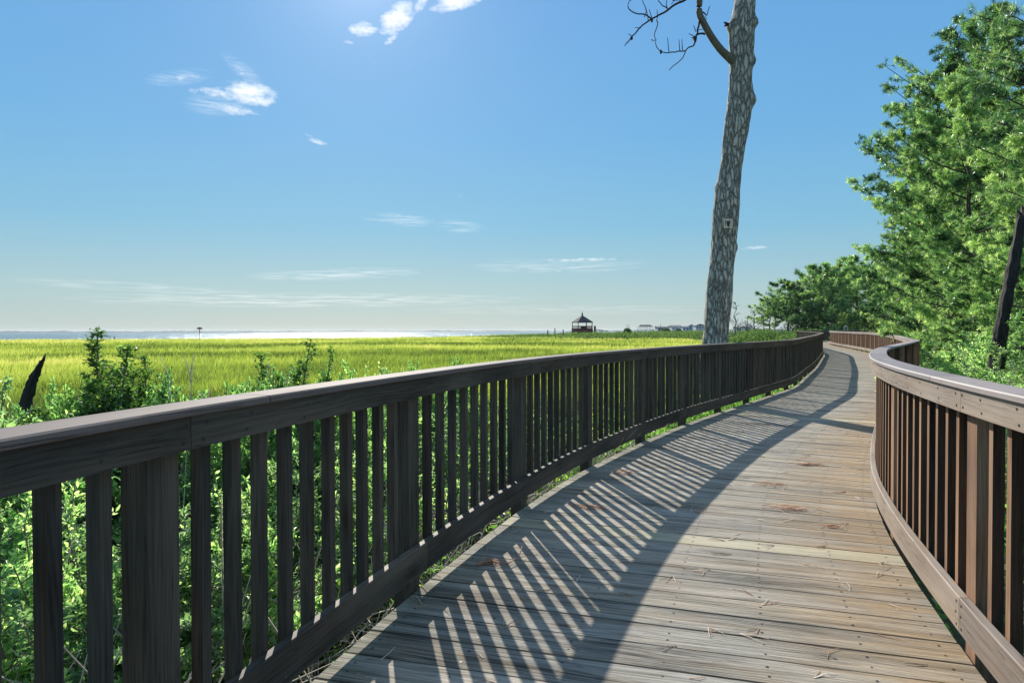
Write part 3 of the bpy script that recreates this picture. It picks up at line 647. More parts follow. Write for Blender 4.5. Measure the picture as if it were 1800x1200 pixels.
# bare bush at the right edge
St = Soup(); rng = RS(77)
for i in range(46):
    a = rng.uniform(0, 6.283); L_ = rng.uniform(.5, 1.25); b0 = np.array([rng.uniform(-.25, .25), rng.uniform(-.25, .25), 0]); e = b0 + np.array([math.cos(a) * .75, math.sin(a) * .75, 1.1]) * L_
    P = b0 + (e - b0) * np.linspace(0, 1, 6)[:, None] + rng.randn(6, 3) * .03; St.tube(P, np.linspace(.007, .002, 6), 4, rng.rand())
    for j in range(5):
        k = rng.randint(2, 6); q = P[k] + rng.randn(3) * .15 + np.array([0, 0, .1]); St.tube([P[k], (P[k] + q) / 2 + rng.randn(3) * .01, q], [.003, .0025, .0015], 3, rng.rand())
bb = empty('bare_bush', (X(1800, 7.6), 7.6, GZ)); o = St.build('stem', m_dead, bb); tag(bb, 'leafless bush of thin pale twigs at the right edge by the railing', 'bush'); bb.scale = (1, 1, 1.3)
# bare stems on the left
for px, Z, hh, lb in ((338, 4.4, 1.02, 'dry bare stems standing up between the left shrubs'), (460, 5.2, .98, 'dry bare stems left of the middle spires')):
    St = Soup()
    for i in range(9):
        b0 = np.array([rng.uniform(-.12, .12), rng.uniform(-.1, .1), 0]); e = b0 + np.array([rng.uniform(-.12, .16), rng.uniform(-.1, .1), (hh - GZ) * rng.uniform(.75, 1)])
        P = b0 + (e - b0) * np.linspace(0, 1, 6)[:, None] + rng.randn(6, 3) * .012; St.tube(P, np.linspace(.006, .002, 6), 4, rng.rand())
        for j in range(4):
            k = rng.randint(3, 6); q = P[k] + np.array([rng.uniform(-.06, .06), rng.uniform(-.06, .06), .13]); St.tube([P[k], q], [.003, .0015], 3, rng.rand())
    o = St.build('dry_stems', m_dead, origin=(0, 0, 0)); o.location = (X(px, Z), Z, GZ); tag(o, lb, 'plant')

# ground cover either side (stuff)
def cover(name, cv, s0, s1, l0, l1, N, top, seed, label, leafL=.045, falloff=True):
    rng = RS(seed); S = Soup(); St = Soup()
    s = s0 + (s1 - s0) * rng.rand(N) ** (1.6 if falloff else 1.); lat = l0 + (l1 - l0) * rng.rand(N) ** .9
    f = lambda A: np.interp(s, cv.d, A)
    x = f(cv.P[:, 0]) + f(cv.o[:, 0]) * lat; y = f(cv.P[:, 1]) + f(cv.o[:, 1]) * lat
    md = vnoise(x * 1.9, y * 1.9, seed) * .6 + vnoise(x * 5.1, y * 5.1, seed + 1) * .4
    tz = GZ + (top - GZ) * (.35 + .75 * md); z = tz - (tz - GZ) * rng.rand(N) ** 2.2 * .8
    keep = (vnoise(x * 1.3, y * 1.3, seed + 20) > .36) | (rng.rand(N) < .15) | (lat < .3)
    x, y, z = x[keep], y[keep], z[keep]; N = len(x)
    P = np.stack([x, y, z], 1); D = unit(rng.randn(N, 3) + np.array([0, -.1, .5]))
    L = leafL * rng.uniform(.55, 1.3, N) * (1 + .05 * np.maximum(0, y - 4))
    kind = vnoise(x * 2.3, y * 2.3, seed + 9)
    leaves(S, P, D, L, L * np.where(kind > .5, .5, .22), rng, np.clip(.28 + .5 * kind + rng.randn(N) * .2, 0, 1))
    o = S.build(name, m_cover); tag(o, label, 'plants', kind='stuff')
cover('ground_cover', CL, 2.5, 40, .13, 3.6, 170000, -.05, 41, 'low leafy undergrowth below the marsh side of the boardwalk')
cover('ground_cover', CR, 3., 60, .13, 5.0, 110000, .0, 42, 'low leafy undergrowth below the tree side of the boardwalk', leafL=.06)
# dead stalks tangle on the left
rng = RS(52); S = Soup()
for i in range(2600):
    s = rng.uniform(3.6, 13); lat = rng.uniform(.16, 1.5); p = np.array(CL.at(s, lat, 0)); p[2] = GZ + rng.uniform(0, .6)
    d = rng.randn(3) * np.array([.5, .5, .55]) + np.array([.1, 0, .45]); L_ = rng.uniform(.25, .8); q = p + d * L_ * .7
    S.tube([p, (p + q) / 2 + rng.randn(3) * .04, q], [.0048, .0042, .0022], 3, rng.rand())
o = S.build('dry_stalks', m_dead); tag(o, 'tangle of dry pale stalks in the undergrowth behind the pickets', 'dry stalks', kind='stuff')

# ------------------------------------------------------------------ stumps and snag
m_char = plain('charred_wood', (.035, .03, .027), .85, .75, 9., bump=1., stretch=(3, 3, .5))
m_grey = plain('grey_dead_wood', (.12, .11, .10), .8, .4, 8., bump=1., stretch=(3, 3, .5))
def snag(name, pts, rad, label, seed, broken=True, mat=m_char):
    rng = RS(seed); S = Soup(); P = np.array(pts, float); n = 26
    t = np.linspace(0, 1, n); src = np.linspace(0, 1, len(P)); C_ = np.stack([np.interp(t, src, P[:, k]) for k in range(3)], 1)
    rr = np.interp(t, np.linspace(0, 1, len(rad)), rad) * (1 + .08 * rng.randn(n)); k = 18
    th = np.arange(k) * 2 * np.pi / k; V = []
    for i in range(n):
        rad_ = rr[i] * (1 + .14 * np.sin(th * 5 + t[i] * 3) + .07 * rng.randn(k))
        zt = 0
        V.append(np.stack([C_[i, 0] + np.cos(th) * rad_, C_[i, 1] + np.sin(th) * rad_, np.full(k, C_[i, 2])], 1))
    if broken: V[-1][:, 2] += (np.sin(th * 1 + 1) * .5 + rng.rand(k) * .5) * rad[-1] * 3.2; 
    V = np.concatenate(V); q = [(i * k + j, i * k + (j + 1) % k, (i + 1) * k + (j + 1) % k, (i + 1) * k + j) for i in range(n - 1) for j in range(k)]
    c = len(V); V = np.concatenate([V, [C_[-1] - np.array([0, 0, .05])]]); S.add(V, quad=q, rnd=.5); S.T.append(np.array([((n - 1) * k + j, (n - 1) * k + (j + 1) % k, c) for j in range(k)]))
    o = S.build(name, mat, origin=tuple(P[0])); o.location = tuple(P[0]); return tag(o, label, 'dead tree')
Zs = 5.6
snag('dead_stump', [(X(35, Zs), Zs, GZ), (X(45, Zs), Zs, H(700, Zs)), (X(60, Zs), Zs, H(660, Zs)), (X(76, Zs), Zs, H(628, Zs))], [.05, .045, .034, .014], 'broken blackened stump leaning right among the left shrubs', 4)
Zs = 13.5
snag('dead_snag', [(X(1738, Zs), Zs, GZ), (X(1757, Zs), Zs, H(600, Zs)), (X(1769, Zs), Zs, H(530, Zs)), (X(1784, Zs), Zs, H(450, Zs)), (X(1795, Zs), Zs, H(378, Zs))], [.15, .125, .105, .10, .075], 'charred black snag leaning right in front of the pines at the right edge', 5)

# ------------------------------------------------------------------ the big bare pine trunk
m_bark, nt, out = new_mat('plated_bark')
t = node(nt, 'ShaderNodeTexCoord'); mp = node(nt, 'ShaderNodeMapping'); mp.inputs['Scale'].default_value = (1, 1, .30); nt.links.new(t.outputs['Object'], mp.inputs[0])
nzv = node(nt, 'ShaderNodeTexNoise', i_Scale=4.5, i_Detail=6., i_Roughness=.65); nt.links.new(mp.outputs[0], nzv.inputs['Vector'])
vm = node(nt, 'ShaderNodeVectorMath', operation='MULTIPLY_ADD'); nt.links.new(nzv.outputs['Color'], vm.inputs[0]); vm.inputs[1].default_value = (.2, .2, .24); nt.links.new(mp.outputs[0], vm.inputs[2])
vo = node(nt, 'ShaderNodeTexVoronoi', feature='DISTANCE_TO_EDGE', i_Scale=16.); nt.links.new(vm.outputs[0], vo.inputs['Vector'])
vc = node(nt, 'ShaderNodeTexVoronoi', i_Scale=16.); nt.links.new(vm.outputs[0], vc.inputs['Vector'])
nf = noise_(nt, t.outputs['Object'], 38., 5., .65)
ed = node(nt, 'ShaderNodeMapRange', i_From_Min=.0, i_From_Max=.24, i_To_Min=0., i_To_Max=1.); nt.links.new(math_(nt, 'MULTIPLY', vo.outputs['Distance'], math_(nt, 'MULTIPLY_ADD', nf, 1.0, .5)), ed.inputs['Value'])
plate = ramp_(nt, nf, [(.3, (.46, .41, .32)), (.7, (.82, .74, .61))])
cs = node(nt, 'ShaderNodeSeparateColor'); nt.links.new(vc.outputs['Color'], cs.inputs[0])
plate = mixc(nt, 1., plate, ramp_(nt, cs.outputs[0], [(0., (.82, .84, .82)), (1., (1.12, 1.1, 1.08))]), 'MULTIPLY')
col = mixc(nt, ramp_(nt, ed.outputs[0], [(.0, (0, 0, 0)), (.18, (.3, .3, .3)), (.55, (.85, .85, .85)), (1., (1, 1, 1))]), (.11, .10, .085), plate)
b = node(nt, 'ShaderNodeBsdfPrincipled', i_Roughness=.85); nt.links.new(col, b.inputs['Base Color'])
bp = node(nt, 'ShaderNodeBump', i_Strength=1., i_Distance=.03); nt.links.new(math_(nt, 'MULTIPLY_ADD', nf, .3, ed.outputs[0]), bp.inputs['Height']); nt.links.new(bp.outputs[0], b.inputs['Normal'])
nt.links.new(b.outputs[0], out.inputs[0])
m_limb = plain('limb_bark', (.16, .14, .09), .85, .35, 14., bump=.6)
m_thin = plain('thin_branch', (.04, .032, .028), .85, .3, 10.)
ZT = 12.4
tp = [(1249, 690, 29), (1253, 640, 25), (1257, 600, 22.6), (1261, 560, 21.8), (1267, 480, 21.6), (1273.5, 400, 21.8), (1280, 320, 20.3), (1283, 305, 20), (1291.7, 240, 19.7), (1300, 178, 21.2), (1301, 107, 20), (1303, 53, 20.5), (1308, 0, 18), (1312, -80, 17), (1316, -250, 15.5), (1310, -480, 12), (1300, -700, 7)]
tp = np.array(tp, float); tree = empty('bare_pine_tree', (X(1249, ZT), ZT, GZ)); tag(tree, 'tall leafless pine trunk with plated grey bark standing just outside the marsh side railing', 'tree')
ny = 260; ys_ = np.linspace(690, -700, ny)
cx = np.interp(-ys_, -tp[:, 0 + 1], tp[:, 0]); hw = np.interp(-ys_, -tp[:, 1], tp[:, 2])
sm = np.ones(9) / 9; cx = np.convolve(np.pad(cx, 4, 'edge'), sm, 'valid'); hw = np.convolve(np.pad(hw, 4, 'edge'), sm, 'valid')
k = 72; th = np.arange(k) * 2 * np.pi / k; V = []; rng = RS(15)
zz = H(ys_, ZT); 
for i in range(ny):
    r0 = hw[i] / 1200 * ZT
    z = zz[i]; nzr = vnoise(th / 6.2832 * 14 + 0 * th, np.full(k, z * 5.), 3) ; nzr[-1] = (nzr[0] + nzr[-2]) / 2
    bulge = np.zeros(k)
    for (bz, bth, am, wz) in ((H(180, ZT), 0.0, .085, .12), (H(112, ZT), 0., .07, .09), (H(45, ZT), 0., .075, .08), (H(437, ZT), 0.1, .05, .12), (H(52, ZT), np.pi, .07, .1), (H(330, ZT), 2.8, .03, .1)):
        da = np.angle(np.exp(1j * (th - bth))); bulge += am * np.exp(-((z - bz) / wz) ** 2 - (da / .6) ** 2)
    nz4 = vnoise(th / 6.2832 * 24, np.full(k, z * 9.), 8) - .5; nz4[-1] = (nz4[0] + nz4[-2]) / 2
    rr = r0 * (.965 + .07 * nzr + .06 * nz4) + bulge + .012 * math.sin(z * 4.1)
    V.append(np.stack([X(cx[i], ZT) + np.cos(th) * rr, ZT + np.sin(th) * rr * .97, np.full(k, z)], 1))
V = np.concatenate(V); q = [(i * k + j, i * k + (j + 1) % k, (i + 1) * k + (j + 1) % k, (i + 1) * k + j) for i in range(ny - 1) for j in range(k)]
S = Soup(); S.add(V, quad=q); S.build('trunk', m_bark, tree, smooth=True, origin=tuple(tree.location))
def pxl(pts, Z, dep=None): return [(X(a, Z), Z + (0 if dep is None else dep[i]), H(b_, Z)) for i, (a, b_) in enumerate(pts)]
def smoothp(P, m=4):
    P = np.array(P, float); n = len(P); t = np.linspace(0, n - 1, (n - 1) * m + 1)
    out = []
    for x in t:
        i = min(int(x), n - 2); f = x - i; p0 = P[max(i - 1, 0)]; p1 = P[i]; p2 = P[i + 1]; p3 = P[min(i + 2, n - 1)]
        out.append(.5 * ((2 * p1) + (-p0 + p2) * f + (2 * p0 - 5 * p1 + 4 * p2 - p3) * f ** 2 + (-p0 + 3 * p1 - 3 * p2 + p3) * f ** 3))
    return np.array(out)
S = Soup(); P = smoothp(pxl([(1300, 122), (1285, 109), (1267, 93), (1251, 72), (1237, 48), (1228, 27), (1229, 0), (1235, -60), (1228, -130), (1236, -220)], ZT - .05))
S.tube(P, np.interp(np.linspace(0, 1, len(P)), [0, .08, .2, 1], [.115, .085, .066, .045]), 12); S.build('limb', m_limb, tree, smooth=True, origin=tuple(tree.location))
def cr(x, y): return (1080 + x / 3.75, y / 3.75)
tw = [([(560, -60), (500, 0), (410, 45), (320, 110), (245, 150), (175, 200), (110, 265), (75, 308)], 2.4, .9),
      ([(350, 75), (300, 40), (278, 0)], 1., .6), ([(350, 75), (340, 40), (330, 10)], .8, .5), ([(245, 150), (200, 130), (130, 115), (85, 95), (82, 65), (100, 45)], 1.4, .6), ([(220, 150), (190, 90), (165, 20)], .9, .5), ([(200, 130), (210, 80)], .8, .5),
      ([(245, 150), (225, 80)], .8, .5), ([(280, 140), (275, 80)], .8, .5), ([(280, 140), (285, 180), (270, 220), (270, 262), (245, 265)], 1., .6), ([(110, 265), (85, 290), (70, 310)], .8, .5), ([(110, 260), (90, 240)], .8, .5), ([(175, 200), (130, 200)], .8, .5),
      ([(595, 245), (540, 245), (525, 290), (512, 320), (470, 345), (440, 400), (355, 480)], 1.9, .7), ([(548, 155), (545, 200), (528, 262), (515, 318)], 2.0, 1.4), ([(470, 345), (420, 352), (350, 362), (305, 345), (280, 300), (275, 270)], 1.2, .6),
      ([(360, 358), (348, 265)], .8, .5), ([(425, 350), (420, 275)], .8, .5), ([(447, 345), (440, 275)], .8, .5), ([(530, 260), (485, 235)], .9, .5), ([(530, 225), (515, 185)], .8, .5), ([(540, 215), (578, 215)], .7, .5), ([(525, 270), (505, 262)], .7, .5),
      ([(580, 92), (600, 120), (612, 95), (618, 70)], 1.3, .6), ([(590, 130), (605, 140), (600, 110)], 1., .6), ([(440, 20), (400, 10), (370, 50)], .8, .5), ([(470, 5), (380, 30), (372, 5)], .8, .5)]
S = Soup(); rng = RS(19)
for pts, a, b_ in tw:
    pp = [cr(*p) for p in pts]; P = smoothp(pxl(pp, ZT - .05, np.cumsum(rng.randn(len(pp)) * .04)), 3) if len(pp) > 2 else np.array(pxl(pp, ZT - .05))
    P = P + rng.randn(*P.shape) * .006
    S.tube(P, np.linspace(a, b_, len(P)) / 1200 * ZT, 5)
for p in ((304, 355), (245, 150), (113, 265), (520, 268)):   # cones
    c = np.array(pxl([cr(*p)], ZT - .05)[0]); S.tube([c + [0, 0, .035], c + [0, 0, .01], c - [0, 0, .03], c - [0, 0, .045]], [.008, .022, .018, .005], 8)
S.build('branch', m_thin, tree, origin=tuple(tree.location))
S = Soup()
for pts in ([(1284, 50), (1275, 46), (1271, 44)], [(1276, 48), (1272, 51)], [(1322, 52), (1329, 44), (1330, 39)], [(1320, 175), (1326, 170)]):
    S.tube(pxl(pts, ZT - .05), np.linspace(.03, .012, len(pts)), 7)
S.build('branch_stub', m_thin, tree, origin=tuple(tree.location))
# upper limbs above the picture
S = Soup()
for i, (py, sgn) in enumerate(((-300, 1), (-380, -1), (-470, 1), (-560, -1), (-640, 1))):
    S.tube(smoothp([(X(1312, ZT), ZT, H(py, ZT)), (X(1312, ZT) + sgn * .9, ZT + .5 - i * .3, H(py, ZT) + .5), (X(1312, ZT) + sgn * 1.7, ZT + .9 - i * .5, H(py, ZT) + .8)]), np.linspace(.05, .012, 9), 7)
S.build('limb', m_limb, tree, origin=tuple(tree.location))
# the plaque nailed to the trunk
m_plq = wood('plaque_wood', (.70, .54, .38), (.90, .74, .56), (.93, .82, .66), (.6, .35, .2), warm_amt=.3)
m_plqd = plain('plaque_dark_paint', (.035, .055, .06), .5, .2); m_plqr = plain('plaque_red_paint', (.28, .12, .07), .6, .3)
zc = H(398, ZT); rT = 21.8 / 1200 * ZT; pc = (X(1271.5, ZT), ZT - rT - .03, zc); pq = empty('plaque', pc); tag(pq, 'small square wooden plaque with a dark shield shape nailed to the bare trunk', 'plaque')
mb = MB(); mb.box(pc, (.155, .025, .165), .3); o = mb.build('board', m_plq, pq)
yy = pc[1] - .0125
def flat(pts, mat, name, th=.004):
    mb = MB(); A = [(pc[0] + a, yy - th, pc[2] + b_) for a, b_ in pts]; B = [(pc[0] + a, yy, pc[2] + b_) for a, b_ in pts]; n = len(pts)
    mb.face(A, [(0, 0)] * n, .5)
    for i in range(n): mb.face([A[i], B[i], B[(i + 1) % n], A[(i + 1) % n]], [(0, 0)] * 4, .5)
    mb.build(name, mat, pq)
flat([(-.032, .052), (-.02, .044), (0, .04), (.02, .044), (.034, .052), (.03, .0), (.015, -.05), (.008, -.06), (-.008, -.06), (-.018, -.045), (-.03, .0)], m_plqd, 'shield')
flat([(-.06, .05), (-.048, .056), (-.04, .03), (-.046, .0), (-.044, -.04), (-.056, -.045), (-.06, 0)], m_plqr, 'red_streak')
for sx_ in (-1, 1): 
    mb = MB()
    mb.box((pc[0] + sx_ * .0725, yy - .004, pc[2]), (.010, .010, .165), .7); mb.build('frame_strip', m_plq, pq)

# ------------------------------------------------------------------ pines
m_needle = foliage('pine_needles', [(0., (.008, .030, .016)), (.28, (.03, .095, .04)), (.5, (.13, .25, .10)), (.72, (.33, .46, .19)), (1., (.60, .68, .34))], trans=.48, tcol=(1.55, 1.8, 1.0), rough=.35, spec=.6)
m_pbark = plain('pine_bark', (.075, .055, .045), .9, .4, 9., bump=.8, stretch=(2, 2, .5))
def pine_parts(seed, h, rad, ntuft, needle, width, nn=14, low=.12, broad=.5, trunk_r=.14, irregular=.25):
    rng = RS(seed); St = Soup(); Lf = Soup()
    n = 12; tz = np.linspace(0, 1, n); Pm = np.stack([np.cumsum(rng.randn(n)) * .012 * h, np.cumsum(rng.randn(n)) * .012 * h, tz * h], 1); Pm[:, :2] -= Pm[0, :2]
    St.tube(Pm, trunk_r * np.linspace(1.15, .12, n) , 9, rng.rand())
    TP, TD, TR = [], [], []
    nb = int(16 + h * 4.2)
    per = max(6, int(ntuft / nb))
    for i in range(nb):
        f = low + (1 - low) * (i + rng.rand()) / nb; p = np.array([np.interp(f, tz, Pm[:, kk]) for kk in range(3)])
        g = (f - low) / (1 - low); env = rad * (math.sin(math.pi * min(1, (g * (1 - broad) + broad * .55) ** .9)) ** .7) * (1 - g ** 3 * .75)
        L_ = env * rng.uniform(1 - irregular * 1.6, 1 + irregular * .6); a = i * 2.4 + rng.uniform(-.5, .5)
        rise = rng.uniform(.05, .35) + g * .55
        d = np.array([math.cos(a), math.sin(a), rise]); e = p + d * L_; mid = (p + e) / 2 + np.array([0, 0, -.06 * L_]); e[2] += .06 * L_
        B = smoothp([p, mid, e], 4); St.tube(B, np.linspace(.032, .008, len(B)) * (trunk_r / .14) * .9, 4, rng.rand())
        nsub = max(5, int(L_ * 4.5)); tone = rng.normal(0, .1)
        m0 = max(1, per // nsub)
        for j in range(nsub):
            t_ = rng.uniform(.28, 1.) if j else 1.; q = np.array([np.interp(t_ * (len(B) - 1), range(len(B)), B[:, kk]) for kk in range(3)])
            a2 = a + rng.choice([-1, 1]) * rng.uniform(.4, 1.2); l2 = (.20 + .30 * L_ * (1.15 - t_)) * rng.uniform(.6, 1.1)
            d2 = np.array([math.cos(a2), math.sin(a2), rng.uniform(-.05, .55)]); e2 = q + d2 * l2
            St.tube([q, e2], [.010 * trunk_r / .14, .004], 3, rng.rand())
            m = m0 + (rng.rand() < .5); tt = np.concatenate([[1.], rng.uniform(.45, 1., m)])[:, None]
            TP.append(q + (e2 - q) * tt + rng.randn(m + 1, 3) * np.array([.11, .11, .06])); TD.append(unit(np.tile(d2, (m + 1, 1)) * .7 + rng.randn(m + 1, 3) * .4 + [0, 0, .75])); TR.append(np.full(m + 1, tone) + rng.randn(m + 1) * .22)
    TP = np.concatenate(TP); TD = np.concatenate(TD); TR = np.concatenate(TR); m = len(TP)
    # each tuft: nn needles spread about its axis
    P = np.repeat(TP, nn, 0); D = unit(np.repeat(TD, nn, 0) * .75 + rng.randn(m * nn, 3) * .75); L = needle * rng.uniform(.7, 1.1, m * nn)
    P = P + D * .02 - np.repeat(TD, nn, 0) * rng.uniform(0, needle * .6, m * nn)[:, None]
    A = unit(np.cross(D, rng.randn(m * nn, 3))) * width * .5
    tip = P + D * L[:, None]
    V = np.stack([P - A, P + A, tip], 1); b_ = np.arange(m * nn)[:, None] * 3
    Lf.add(V.reshape(-1, 3), tri=b_ + np.array([[0, 1, 2]]), rnd=np.repeat(np.clip(.48 + np.repeat(TR, nn) + rng.randn(m * nn) * .06, 0, 1), 3))
    return St, Lf
def make_pine(name, *a, **k):
    St, Lf = pine_parts(*a, **k); root = empty(name); St.build('trunk', m_pbark, root); Lf.build('crown', m_needle, root); return root
pA = make_pine('pine_tree', 101, 9., 3.2, 7600, .14, .021, nn=16, low=.10, broad=.55)          # bushy, near
pB = make_pine('pine_tree', 102, 15., 4.4, 7800, .19, .032, nn=13, low=.22, broad=.6, trunk_r=.2, irregular=.4)       # tall
pC = make_pine('pine_tree', 103, 9., 3.4, 1500, .42, .06, nn=10, low=.08, broad=.6, trunk_r=.16, irregular=.35)      # far
pD = make_pine('pine_tree', 104, 9., 3.0, 1100, .42, .06, nn=10, low=.38, broad=.8, trunk_r=.13, irregular=.45)      # far, open trunk
base_h = {id(pA): 9., id(pB): 15., id(pC): 9., id(pD): 9.}
usedp = {}
def pine(pr, px, Z, topy, wd, rz, label, g='pines on the tree side', x=None):
    first = id(pr) not in usedp; usedp[id(pr)] = 1
    top = H(topy, Z); s = (top - GZ) / base_h[id(pr)] / .985
    return place(pr, X(px, Z) if x is None else x, Z, GZ - .05, rz, (s * wd, s * wd, s), label, 'pine tree', g, first)
pines = [(pB, 1700, 33, 74, .95, .4, 'tallest dark pine whose crown tops the wood at upper right'),
         (pB, 1800, 27, 70, .9, 2.4, 'tall pine at the right edge behind the lighter one'),
         (pA, 1734, 21, 172, .85, 1.4, 'mid height bright pine with a visible thin trunk at right'),
         (pA, 1682, 33, 255, .95, 3.1, 'bushy pine forming the left flank of the near wood'),
         (pA, 1800, 16.5, 250, .95, 4.6, 'nearest bright pine at the right edge behind the charred snag'),
         (pB, 1650, 42, 175, .95, 5.3, 'dark pine standing behind the left flank of the near wood'),
         (pA, 1722, 24, 400, 1.2, .9, 'low spreading pine behind the bend of the railing'),
         (pA, 1640, 42, 415, 1.15, 2.0, 'low bushy pine left of the near wood'),
         (pA, 1750, 18, 430, 1.3, 5.9, 'low spreading pine just left of the charred snag'),
         (pA, 1905, 12, 470, 1.2, 2.9, 'low pine cut by the right edge beside the charred snag'),
         (pC, 1625, 56, 436, .9, .7, 'rounded pine where the near wood meets the far row'),
         (pC, 1508, 112, 462, 1.25, 1.7, 'highest tree of the far row with a pale mottled top'),
         (pC, 1466, 104, 474, 1.05, 2.7, 'dense mid far row pine left of its highest tree'),
         (pC, 1428, 110, 478, 1.05, 3.9, 'broad dark pine in the middle of the far row'),
         (pD, 1385, 112, 500, 1.2, 4.7, 'open trunked pine left in the far row'),
         (pD, 1352, 118, 528, 1.25, 5.2, 'last small open pine at the marsh end of the far row'),
         (pD, 1403, 106, 520, 1.2, .2, 'slender pine half hidden in the far row'),
         (pC, 1484, 125, 486, 1.6, 1.2, 'pine filling the back of the far row'),
         (pC, 1552, 105, 474, 1.1, 3.3, 'pine behind the junction of near wood and far row'),
         (pC, 1655, 62, 390, 1.0, 4.3, 'pine behind the low bushy pine at left of the near wood'),
         (pC, 1690, 55, 370, 1.1, 5.5, 'background pine deep in the wood below the dark pine'),
         (pC, 1750, 48, 290, 1.15, .5, 'background pine deep in the wood behind the bright pine'),
         (pC, 1830, 40, 250, 1.3, 1.5, 'background pine deep in the wood at the right edge'),
         (pB, 1900, 30, 100, 1., 3.5, 'tall pine beyond the right picture edge')]
for a in pines: pine(*a)
# tall pine just outside the frame whose branch reaches in at the top right corner
St, Lf = pine_parts(111, 13., 2.9, 3000, .20, .010, nn=22, low=.30, broad=.6, trunk_r=.18)
rt = empty('pine_tree', (X(1800, 14.) + 2.2, 14., GZ)); St.build('trunk', m_pbark, rt); Lf.build('crown', m_needle, rt); tag(rt, 'near tall pine reaching a needle branch into the top right corner', 'pine tree', 'pines on the tree side')

# deadwood trees at the end of the far row
def bare_tree(px, Z, topy, label, seed, wd=.35):
    rng = RS(seed); S = Soup(); h = H(topy, Z) - GZ; P = np.stack([rng.randn(8) * .04 * h * .4, rng.randn(8) * .02, np.linspace(0, h, 8)], 1); P[0, :2] = 0; S.tube(P, np.linspace(.09, .02, 8), 6)
    br = Soup()
    for i in range(22):
        f = rng.uniform(.35, .98); p = np.array([np.interp(f * 7, range(8), P[:, kk]) for kk in range(3)]); a = rng.uniform(0, 6.283); L_ = h * wd * (1.15 - f) * rng.uniform(.6, 1.2)
        e = p + np.array([math.cos(a), math.sin(a), .55]) * L_; br.tube([p, (p + e) / 2 + [0, 0, -.03 * L_], e], [.035, .025, .012], 4)
        for j in range(4):
            q = p + (e - p) * rng.uniform(.4, 1); r2 = q + unit(rng.randn(3) + [0, 0, .9]) * L_ * .4; br.tube([q, r2], [.018, .01], 3)
    o = empty('bare_tree', (X(px, Z), Z, GZ)); S.build('trunk', m_grey, o); br.build('branch', m_grey, o); tag(o, label, 'tree', 'bare trees at the edge of the marsh')
bare_tree(1293, 88, 532, 'leafless small tree standing alone just right of the big trunk', 1)
bare_tree(1326, 96, 545, 'leafless small tree between the lone bare one and the far pines', 2, .45)
bare_tree(1314, 104, 556, 'shortest leafless tree half hidden behind the bushy bare one', 3, .4)
bare_tree(1343, 98, 548, 'bare trunk at the left foot of the last far pine', 4, .2)
bare_tree(1362, 94, 545, 'bare trunk under the open pines of the far row', 5, .2)

# far scrub (stuff)
m_scrub = foliage('scrub', [(0., (.03, .06, .03)), (.5, (.08, .14, .055)), (1., (.20, .25, .09))], trans=.4, tcol=(1.6, 1.8, .9), rough=.8, spec=.1)
def scrub(name, pts, N, size, label, seed):
    rng = RS(seed); S = Soup(); i = rng.randint(0, len(pts), N); A = np.array(pts, float)[i]     # x, y, rx, ry, h
    u_ = rng.randn(N, 2) * .5; x = A[:, 0] + u_[:, 0] * A[:, 2]; y = A[:, 1] + u_[:, 1] * A[:, 3]
    hh = A[:, 4] * np.exp(-(u_ ** 2).sum(1) * .35) * (.7 + .6 * vnoise(x * .7, y * .2, seed)); z = GZ + hh * rng.rand(N) ** .6
    L = size * rng.uniform(.6, 1.3, N); leaves2(S, np.stack([x, y, z], 1), unit(rng.randn(N, 3) + [0, 0, .8]), L, L * .6, rng, np.clip(.35 + .4 * rng.rand(N) + .3 * (vnoise(x * .5, y * .1, 5) - .5), 0, 1))
    o = S.build(name, m_scrub); tag(o, label, 'scrub', kind='stuff')
rng = RS(61); pts = []
for i in range(80):
    px = rng.uniform(872, 1245); Z = rng.uniform(165, 230) if px < 1000 else rng.uniform(130, 250); ty = np.interp(px, [870, 960, 1060, 1150, 1240], [588.5, 586.5, 583.5, 582, 581.5]) + rng.uniform(.8, 3.5)
    pts.append((X(px, Z), Z, rng.uniform(3, 8), 6, max(.5, H(ty, Z) - GZ)))
scrub('scrub', pts, 40000, .38, 'band of dark low scrub along the far edge of the marsh by the gazebo', 62)
pts = []
for i in range(70):
    px = rng.uniform(1288, 1450); Z = rng.uniform(62, 110); 
    if X(px, Z) > np.interp(Z, LC[:, 1], LC[:, 0]) - 1.5 and Z < 84: continue
    pts.append((X(px, Z), Z, rng.uniform(1.5, 3.5), 3, max(.4, H(rng.uniform(582, 592), Z) - GZ)))
scrub('scrub', pts, 40000, .24, 'low scrub below the bare trees where the marsh meets the far pines', 63)
pts = [(X(px, Z), Z, 3, 3, h) for px, Z, h in ((1520, 108, 4), (1480, 108, 4.5), (1590, 60, 3.5), (1630, 50, 3), (1660, 42, 3), (1700, 40, 3), (1760, 30, 2.6), (1440, 108, 4), (1500, 115, 5), (1820, 25, 2.6), (1400, 112, 3.5), (1690, 34, 2.6), (1620, 56, 2.8), (1550, 104, 4))]
scrub('scrub', pts, 40000, .22, 'dense dark understory filling the wood beneath the pines', 64)
